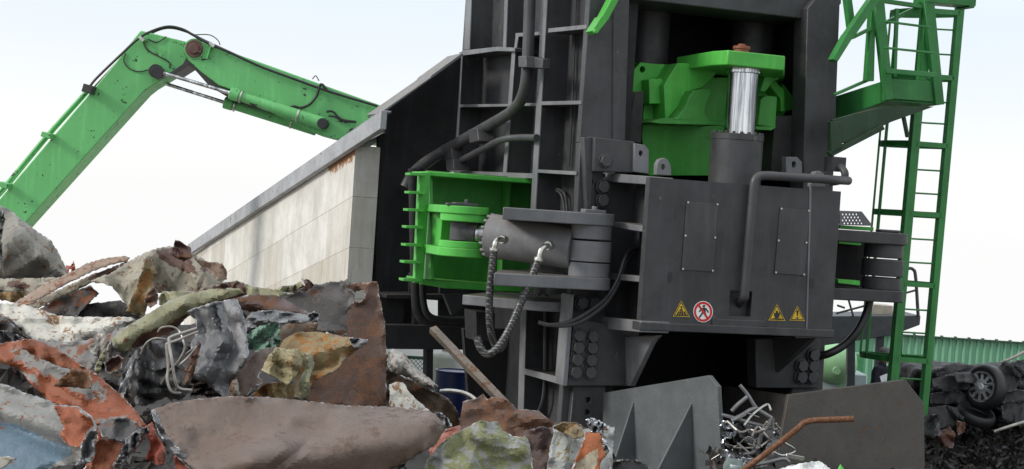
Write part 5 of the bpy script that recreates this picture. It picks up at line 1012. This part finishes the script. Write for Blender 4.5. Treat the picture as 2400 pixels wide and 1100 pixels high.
scrap('olive_scrap', 'thin olive bent strip standing left of the maroon curved scrap', 'scrap metal', [(222, 862), (232, 838), (244, 822), (252, 828), (240, 848), (234, 872), (226, 884)], 9.1, OLIVE, amp=.02, scale=24, seed=205, step=4)
scrap('silver_fold', 'silver folded rim at the right corner of the orange flaking sheet', 'scrap metal', [(296, 1030), (322, 1008), (346, 1000), (350, 1012), (330, 1032), (312, 1056), (288, 1086), (270, 1100), (264, 1090), (284, 1060)], 8.15, GALV, amp=.06, scale=18, seed=206, step=4, jag=3)
scrap('grey_burnt_patch', 'burnt grey buckled panel at the lower right of the orange flaking sheet', 'scrap metal', [(228, 1000), (262, 982), (300, 980), (332, 1000), (318, 1020), (286, 1036), (240, 1024)], 8.3, SM('burnt_grey_panel', (.12, .115, .115), rust=(.2, .08, .04), rust_amt=.3, bare_amt=.3, scale=4, seed=61, crump=.5), ab=(0, .8), amp=.04, scale=40, seed=207, step=5)
scrap('shadow_strip', 'brown edge strip running under the cream twisted sheet to the wrinkled strip', 'scrap metal', [(440, 688), (480, 676), (520, 664), (540, 668), (520, 682), (480, 694), (448, 700)], 10.0, RUSTB2, amp=.05, scale=28, seed=208, step=5)
scrap('white_flake', 'small white torn flake lying on the olive half tube', 'scrap metal', [(452, 690), (470, 684), (486, 680), (490, 688), (470, 696), (456, 698)], 9.9, WHITE, amp=.02, scale=24, seed=209, step=4)
scrap('brown_wedge', 'dark brown wedge between galvanised sheet and brown flat sheet', 'scrap metal', [(540, 900), (556, 884), (562, 926), (548, 945), (536, 940)], 9.1, SM('dark_wedge', (.3, .28, .24), rust_amt=.5, bare_amt=.1, scale=6, seed=62), amp=.02, seed=210, step=4)
scrap('silver_tip', 'crumpled silver tip at the point of the orange ochre folded sheet', 'scrap metal', [(818, 790), (842, 794), (864, 798), (858, 806), (838, 820), (826, 812)], 9.25, GALV, amp=.05, scale=16, seed=211, step=3)
scrap('silver_knot', 'small crumpled silver knot at the tip of the maroon curled sheet', 'scrap metal', [(722, 738), (736, 730), (750, 738), (748, 752), (732, 756)], 9.6, GALV, amp=.07, scale=14, seed=212, step=3)
scrap('burr_strip', 'silver burr along the right end of the biggest brown sheet', 'scrap metal', [(1020, 966), (1034, 968), (1050, 982), (1060, 1000), (1046, 1004), (1040, 990), (1026, 978)], 8.0, GALV, amp=.06, scale=14, seed=213, step=4, jag=3)
scrap('left_torn_edge', 'pale torn cut edge along the left end of the biggest brown sheet', 'scrap metal', [(354, 966), (366, 964), (380, 1000), (398, 1030), (420, 1052), (440, 1074), (462, 1104), (452, 1108), (420, 1076), (400, 1052), (374, 1020)], 7.95, GALV, ab=(0, .4), amp=.03, scale=26, seed=214, step=4)
scrap('green_bit', 'tiny dark green scrap in the pile right of the mint crumple', 'scrap metal', [(640, 790), (652, 786), (660, 800), (650, 812), (640, 806)], 9.8, MINTS, amp=.03, scale=14, seed=215, step=4)
scrap('dark_left_sheet', 'dark grey torn sheet under the left end of the white streaked sheet', 'scrap metal', [(-30, 770), (20, 776), (50, 790), (76, 806), (40, 812), (-30, 806)], 9.9, CRUSH, amp=.06, scale=24, seed=216, step=5)
# wires in the hollow
def wire(pts, Y, r, label, name='wire'):
    g = G(); g.tube([at(u, v, Y - k) for u, v, k in pts], r, 8); tag(g.out(name, WIRE, None, 0), label, 'wire', 'loose wires in the hollow')
wire([(462, 770, 0), (430, 780, .02), (402, 790, .05), (396, 800, .06), (402, 840, .1), (410, 888, .1), (420, 910, .08), (450, 915, .05)], 9.1, .009, 'thick pale wire bent in a square hook beside the galvanised sheet')
wire([(464, 778, 0), (420, 796, .05), (394, 806, .06), (390, 812, .06), (394, 860, .08), (392, 890, .1), (402, 918, .1), (424, 922, .06)], 9.15, .008, 'pale wire running just outside the square hook of wire')
wire([(370, 778, 0), (380, 768, .05), (402, 766, .05), (420, 776, .05), (430, 800, .1), (432, 820, .1), (418, 846, .1), (396, 872, .1), (378, 900, .0)], 9.2, .006, 'thin wire looping above the crushed grey lump')
wire([(436, 830, 0), (460, 812, .05), (440, 838, .1), (420, 860, .1), (440, 872, 0)], 9.2, .005, 'thinnest curled wire by the edge of the galvanised sheet')
wire([(330, 830, 0), (342, 806, .05), (360, 794, .06), (380, 794, .06), (400, 800, 0)], 9.2, .006, 'wire arching along the top of the crushed grey lump')

# ------------------------------------------------------------------ between the deflector plates
YC = 18.6
SC2 = 'scrap between the deflector plates'
def scrap2(name, label, cat, outline, Y, mat, **k): return sheet(name, label, cat, outline, Y, mat, group=SC2, **k)
GTUBE = plain('grey_scrap_tube', (.17, .17, .175), .4, .5, .2, 10)
fr = thing('tube_frame', 'bent grey tube frame sticking up between the deflector plates', 'tube frame', None, SC2, tuple(at(1760, 1080, YC)))
def ft(pts, r, k=0): 
    g = G(); g.tube([at(u, v, YC + k) - fr.location for u, v in pts], r, 8, True, 4); g.out('tube', GTUBE, fr, 0)
ft([(1734, 903), (1752, 925), (1766, 948), (1777, 960), (1796, 972), (1809, 980)], .021); ft([(1715, 964), (1728, 950), (1752, 930)], .024)
ft([(1714, 986), (1738, 974), (1758, 962), (1774, 956)], .026); ft([(1809, 980), (1800, 1000), (1784, 1020), (1778, 1045), (1770, 1056)], .027)
ft([(1690, 972), (1720, 980), (1760, 992), (1808, 1004)], .022, .1); ft([(1812, 980), (1812, 1005), (1822, 1006)], .018)
ft([(1772, 1054), (1764, 1062), (1742, 1066)], .026)
rw = random.Random(77)
for k in range(14):
    u, v = rw.uniform(1696, 1815), rw.uniform(985, 1070); g = G(); P = [(u, v)]
    for _ in range(3): P.append((P[-1][0] + rw.uniform(-34, 34), P[-1][1] + rw.uniform(-26, 26)))
    g.tube([at(a_, b_, YC - rw.uniform(0, .4)) - fr.location for a_, b_ in P], rw.choice((.006, .009, .013)), 6, True, 4); g.out('wire', rw.choice((WIRE, GTUBE, STEEL)), fr, 0)
scrap2('foil_heap', 'shiny crumpled foil heap beside the grey tube frame', 'foil', [(1686, 985), (1720, 990), (1726, 1016), (1722, 1026), (1700, 1030), (1690, 1046), (1690, 1010)], YC, FOIL, amp=.12, scale=18, seed=70, step=5)
scrap2('foil_strip', 'shiny foil strip along the bottom below the grey tube frame', 'foil', [(1690, 1050), (1706, 1056), (1740, 1072), (1764, 1076), (1772, 1092), (1752, 1096), (1720, 1088), (1690, 1076)], YC - .4, FOIL, amp=.12, scale=16, seed=71, step=5)
scrap2('dark_crumple', 'dark crumpled metal inside the grey tube frame', 'scrap metal', [(1700, 1000), (1740, 990), (1790, 1005), (1826, 1010), (1828, 1040), (1790, 1070), (1740, 1074), (1700, 1060)], YC + .3, CRUSH, amp=.16, scale=24, seed=72, step=6)
scrap2('bent_sheet', 'grey bent panel right of the grey tube frame', 'scrap metal', [(1800, 1040), (1824, 1030), (1818, 1060), (1800, 1092), (1770, 1098), (1774, 1082)], YC - .2, SM('mid_grey_panel', (.18, .18, .18), rust_amt=.1, bare_amt=.1, seed=42), amp=.05, scale=30, seed=73, step=6)
scrap2('teal_panel', 'grey green flat panel at the bottom by the deflector plate', 'scrap metal', [(1702, 1072), (1740, 1078), (1746, 1100), (1740, 1180), (1688, 1180), (1696, 1090)], YC - .8, SM('grey_green_paint', (.20, .26, .24), rust_amt=.05, bare_amt=.05, seed=43), amp=.02, seed=74)
scrap2('pale_teal_panel', 'pale blue green panel corner in front of the grey green panel', 'scrap metal', [(1712, 1088), (1734, 1092), (1730, 1180), (1704, 1180)], YC - 1.0, SM('pale_teal', (.45, .55, .53), rust_amt=.02, bare_amt=.02, seed=44), amp=.02, seed=75)
scrap2('white_sheet', 'white bent sheet edge at the bottom before the brownish plate', 'scrap metal', [(1826, 1100), (1860, 1090), (1918, 1080), (1936, 1090), (1956, 1110), (1960, 1180), (1810, 1180)], YC - 1.4, SM('clean_white', (.75, .77, .75), crump=0.1, tone=1, rust_amt=.02, bare_amt=.02, seed=45), ab=(0, .8), amp=.01, seed=76)
scrap2('green_shard', 'tiny green shard at the bottom edge before the brownish plate', 'scrap metal', [(1962, 1104), (1970, 1088), (1984, 1104), (1990, 1180), (1960, 1180)], YC - 1.4, GREEN, amp=.01, seed=77, step=6)
g = G(); P = [at(u, v, YC - .9) for u, v in ((1700, 1150), (1740, 1105), (1800, 1060), (1868, 1006), (1884, 992), (1905, 986), (1950, 984), (2000, 982))]; g.tube(P, .034, 12); tag(g.out('rusty_pipe', SM('rusty_pipe', (.2, .085, .045), crump=0, tone=1, rust_amt=.6, bare_amt=.05, scale=8, seed=46), None, 0), 'long rusty bent pipe crossing in front of the brownish plate', 'pipe', SC2)
g = G(); P = [at(u, v, YC - .7) for u, v in ((1760, 1092), (1800, 1084), (1836, 1076), (1850, 1084))]; g.tube(P, .022, 8); tag(g.out('bent_tube', GTUBE, None, 0), 'grey bent tube lying above the white bent sheet', 'tube', SC2)
g = G(); g.bar(at(1842, 1068, YC - .6), at(1884, 1076, YC - .6), .05, .03); tag(g.out('flat_bar', STEEL, None, .004), 'short pale flat bar above the white bent sheet', 'bar', SC2)
heap('debris', [(1660, 1010), (1720, 1010), (1800, 1030), (1850, 1085), (2000, 1095), (2200, 1100)], [(1660, 19.2), (2200, 19.2)], 15.5, HM, 500, .12, None, 5, 1.0, 1450, .2, 'loose scrap in front of the shear mouth')

# ------------------------------------------------------------------ crushed cars and shredder waste on the right
CARM = SM('burnt_black_body', (.016, .016, .017), crump=0.08, tone=1, rust=(.022, .018, .016), rust2=(.04, .03, .025), rust_amt=.25, bare_amt=.02, scale=2, seed=50, rough=.5, dirt=.3, bare=(.2, .2, .2))
CARM2 = SM('dark_grey_body', (.020, .020, .021), crump=0.08, tone=1, rust=(.025, .02, .018), rust2=(.04, .03, .025), rust_amt=.25, bare_amt=.04, scale=2, seed=51, rough=.5, dirt=.3, bare=(.25, .25, .25))
def lump(name, c, dims, mat, seed, amp, parent=None, nlam=6, lam=.34, e=.4):
    rng = np.random.default_rng(seed); bm = bmesh.new(); bmesh.ops.create_cube(bm, size=2); bmesh.ops.subdivide_edges(bm, edges=bm.edges, cuts=44, use_grid_fill=True)
    P = np.array([v.co[:] for v in bm.verts]); nn = (np.abs(P) ** (2 / e)).sum(1) ** (e / 2); P = P / nn[:, None]
    Q = P * np.array(dims) / 2; dsp = np.zeros(len(Q))
    for k in range(nlam):
        d = rng.normal(size=3) * np.array([.5, .4, 2.2]); d /= np.linalg.norm(d); dsp += (.64 - np.abs(np.sin(math.pi * (Q @ d / (lam * rng.uniform(.5, 1.6)) + rng.random() + .25 * np.sin(Q[:, 0] * 4 + k))))) * rng.uniform(.4, 1)
    dsp = dsp / nlam * 3 * amp + np.array([noise.fractal(Vector(q) * 2.4 + Vector((seed, 0, 0)), .7, 2., 4) for q in Q]) * amp * .35
    N = P / np.linalg.norm(P, axis=1)[:, None]; Q = Q + N * dsp[:, None]
    for v, q in zip(bm.verts, Q): v.co = q
    g = G(); g.bm.free(); g.bm = bm; o = g.out(name, mat, parent, 0, ang=32); o.location = c; return o
YK = 24.0
def car(px, label, dims, mat, seed, rot, wheels):
    c = at(*px, YK); t = thing('crushed_car', label, 'wrecked car', None, 'crushed cars on the dark waste heap', (c.x, c.y + dims[1] / 2, c.z - dims[2] / 2)); t.rotation_euler = (0, rot, 0)
    lump('body', (0, 0, dims[2] / 2), dims, mat, seed, .08, t)
    return t
c1 = car((2250, 908), 'black crushed car with its alloy wheel showing', (1.35, 1.8, .50), CARM, 5, .03, 1)
c2 = car((2400, 916), 'dark grey crushed car at the right edge', (.9, 1.7, .56), CARM2, 8, -.1, 0)
c3 = car((2215, 985), 'flattened black car low beside the ladder foot', (.75, 1.2, .5), CARM2, 13, .12, 0)
c4 = car((2395, 975), 'flattened black car buried under the grey crushed car', (.8, 1.4, .5), CARM, 17, -.2, 0)
c5 = car((2335, 892), 'bent black car roof between the two upper crushed cars', (.7, 1.2, .24), CARM, 23, -.15, 0)
def panel(par, pts, m, k, nm='body_panel', dY=-.2, amp=.07, ab=.5):
    o = sheet(nm, None, None, pts, YK + dY, m, ab=(0, ab), amp=amp, scale=44, seed=k, parent=par, step=5, jag=1.2)
    o.matrix_parent_inverse = (Matrix.Translation(par.location) @ par.rotation_euler.to_matrix().to_4x4()).inverted()
panel(c1, [(2185, 888), (2230, 876), (2282, 880), (2270, 912), (2226, 918), (2186, 916)], CARM, 101, 'door', -.45)
panel(c1, [(2180, 922), (2240, 914), (2290, 934), (2330, 944), (2300, 956), (2230, 946), (2180, 948)], CARM2, 102, 'sill', -.4, .05)
panel(c1, [(2236, 874), (2278, 872), (2290, 888), (2284, 898), (2240, 896)], BLACK, 103, 'side_window', -.52, .02)
panel(c2, [(2330, 872), (2352, 850), (2384, 848), (2396, 880), (2380, 915), (2344, 925), (2330, 900)], CARM, 104, 'fender', -.5)
panel(c2, [(2372, 846), (2440, 840), (2440, 905), (2400, 912), (2384, 880)], CARM2, 105, 'bonnet', -.45)
panel(c3, [(2170, 956), (2220, 950), (2262, 962), (2258, 990), (2210, 1004), (2172, 1000)], CARM2, 106, 'bonnet', -.7)
panel(c4, [(2346, 950), (2400, 928), (2460, 930), (2460, 990), (2380, 1000), (2350, 984)], CARM, 107, 'door', -.7)
panel(c4, [(2320, 920), (2380, 912), (2430, 918), (2420, 940), (2350, 946)], CARM2, 108, 'roof_panel', -.6)
# folded body panels on the first car
for k, (pts, m) in enumerate(((([(2188, 866), (2230, 852), (2290, 858), (2334, 862), (2300, 876), (2240, 872), (2196, 884)]), CARM2), ([(2180, 905), (2230, 890), (2280, 900), (2284, 925), (2230, 930), (2180, 930)], CARM))):
    o = sheet('body_panel', None, None, pts, YK - .15, m, ab=(0, 1.0 if k == 0 else .3), amp=.08, scale=40, seed=80 + k, parent=c1, step=6); o.matrix_parent_inverse = (Matrix.Translation(c1.location) @ c1.rotation_euler.to_matrix().to_4x4()).inverted()
def wheel(px, Y, R, rot, parent, rim=True):
    c = at(*px, Y); o_inv = (Matrix.Translation(parent.location) @ parent.rotation_euler.to_matrix().to_4x4()).inverted()
    g = G(); g.lathe((0, 0, 0), [(R * .70, .0), (R * .80, .012), (R * .95, -.01), (R, -.05), (R, -.17), (R * .95, -.2), (R * .7, -.2)], 40); w = g.out('wheel', BLACK, parent, 0, ang=50)
    w.matrix_parent_inverse = o_inv; w.location = c; w.rotation_euler = rot
    if rim:
        hs = []
        for i in range(10):
            a = i * math.pi / 5
            for s_ in (0,):
                hs.append([Vector((q * R * math.cos(a + b), q * R * math.sin(a + b), 0)) for q, b in ((.60, -.17), (.60, .17), (.34, .10), (.34, -.10))])
        g = G(); g.poly([Vector((R * .72 * math.cos(i * math.pi / 24), R * .72 * math.sin(i * math.pi / 24), 0)) for i in range(48)], (0, 0, -.03), hs); g.lathe((0, 0, 0), [(.05, 0), (.04, .015), (.01, .015)], 16); r = g.out('rim', plain('alloy_rim', (.62, .62, .63), .4, .3), w, .003)
    return w
tor = Vector((-.80, -.62, .10)).to_track_quat('Z', 'Y').to_euler()
wheel((2299, 906), YK - .55, .33, tor, c1)
t2 = thing('loose_tyre', 'old dark tyre lying under the black crushed car', 'tyre', None, None, tuple(at(2286, 972, YK - .6)))
g = G(); g.lathe((0, 0, 0), [(.17, 0), (.2, .06), (.26, .08), (.29, .04), (.29, -.04), (.26, -.08), (.2, -.06), (.17, 0)], 36); o = g.out('tread', BLACK, t2, 0, ang=50); o.rotation_euler = (.35, .2, 0)
WM = heapmat('shredder_waste', [(0, (.010, .009, .009)), (.3, (.014, .013, .013)), (.6, (.028, .026, .025)), (.8, (.034, .034, .038)), (.95, (.07, .065, .065)), (.985, (.10, .05, .015)), (1, (.2, .2, .2))], 0, .5)
heap('shredder_waste', [(2060, 935), (2180, 930), (2260, 945), (2330, 940), (2400, 905), (2560, 860)], [(2060, 24.8), (2560, 25.2)], 19.5, WM, 9000, .095, None, 7, 6.0, 1400, .4, 'black shredder waste heaped below the crushed cars')
for k, (pts, m, lb) in enumerate((([(2205, 1010), (2225, 1000), (2240, 1020), (2232, 1052), (2210, 1046), (2196, 1028)], MAROON, 'maroon bent fragment in the black shredder waste'),
                                  ([(2160, 975), (2200, 970), (2204, 1020), (2166, 1028)], CARM2, 'grey folded panel below the black crushed car'),
                                  ([(2240, 985), (2262, 990), (2262, 1010), (2244, 1022)], SM('orange_brown_bit', (.12, .045, .02), rust_amt=.3, bare_amt=.1, seed=52), 'orange brown bit in the black shredder waste'))):
    sheet('waste_fragment', lb, 'scrap metal', pts, YK - 2.6, m, amp=.06, scale=30, seed=90 + k, step=5, group='fragments in the shredder waste')
g = G(); g.tube([at(2330, 1012, 22), at(2365, 1000, 22), at(2430, 980, 22.3)], .02, 8); tag(g.out('metal_rod', WIRE, None, 0), 'pale thin rod lying on the black shredder waste', 'rod')
g = G(); g.tube([at(2345, 850, 24), at(2375, 838, 24), at(2440, 805, 24.2)], .022, 8); tag(g.out('metal_rod', WIRE, None, 0), 'rusty thin rod rising above the grey crushed car', 'rod')

# ------------------------------------------------------------------ seen through the shear's left legs
YF = 31.0
a = at(950, 900, YF); fen = thing('mesh_fence', 'green framed wire mesh fence panel seen beneath the shear', 'fence', None, None, (a.x, YF, 0))
FG = plain('fence_green', (.02, .09, .05), .5)
g = G(); z0, z1 = at(960, 1000, YF).z, at(960, 838, YF).z; x0, x1 = at(890, 850, YF).x - a.x, at(1012, 850, YF).x - a.x
for xx in (x0, (x0 + x1) / 2, x1): g.box(xx - .03, xx + .03, 0, .06, 0, z1)
for zz_ in (z0, z1): g.box(x0, x1, .002, .05, zz_ - .03, zz_ + .03)
g.box(x0, x1, .002, .05, z1 + .18, z1 + .22); g.out('frame', FG, fen, 0)
g = G(); k = x0 - (z1 - z0)
while k < x1:
    for s_ in (1, -1):
        p_, q_ = Vector((k, .03, z0 if s_ > 0 else z1)), Vector((k + (z1 - z0), .03, z1 if s_ > 0 else z0))
        if q_.x > x0 and p_.x < x1: g.bar(p_, q_, .010, .010)
    k += .085
g.out('wire_mesh', FG, fen, 0)
g = G(); a = at(880, 650, 37); b = at(1125, 1000, 37); g.box(a.x, b.x, 37, 39.5, 0, a.z); cw = tag(g.out('backdrop', plain('white_backdrop', (.75, .76, .76), .6, 0, .06, 1), None, .03), 'plain white container added to fill bright gaps beyond the mesh fence', 'backdrop')  # added white box that makes the gaps under the shear look bright
c = at(1066, 880, 28.5); dr = thing('drum', 'dark blue drum standing under the shear behind the leaning bar', 'drum', None, None, (c.x, 28.5, 0))
z1 = at(1066, 872, 28.2).z; g = G(); prof = [(.34, 0)]
for z in (.34, .62): prof += [(.34, z1 * z - .02), (.36, z1 * z), (.34, z1 * z + .02)]
g.lathe((0, 0, 0), prof + [(.34, z1 - .03), (.355, z1 - .02), (.355, z1), (.32, z1), (.32, z1 - .02)], 36); g.out('shell', plain('blue_drum_paint', (.012, .025, .10), .35, 0, .15, 3), dr, 0)
c = at(1052, 850, 30.2); tn = thing('plastic_tank', 'off white tank standing behind the dark blue drum', 'tank', None, None, (c.x, 30.2, 0))
z1 = at(1052, 826, 30).z; g = G(); g.lathe((0, 0, 0), [(.33, 0), (.33, z1 - .12), (.29, z1 - .04), (.15, z1), (.15, z1 + .06), (.02, z1 + .06)], 32); g.out('shell', plain('off_white_plastic', (.45, .47, .42), .5, 0, .08), tn, 0, ang=50)
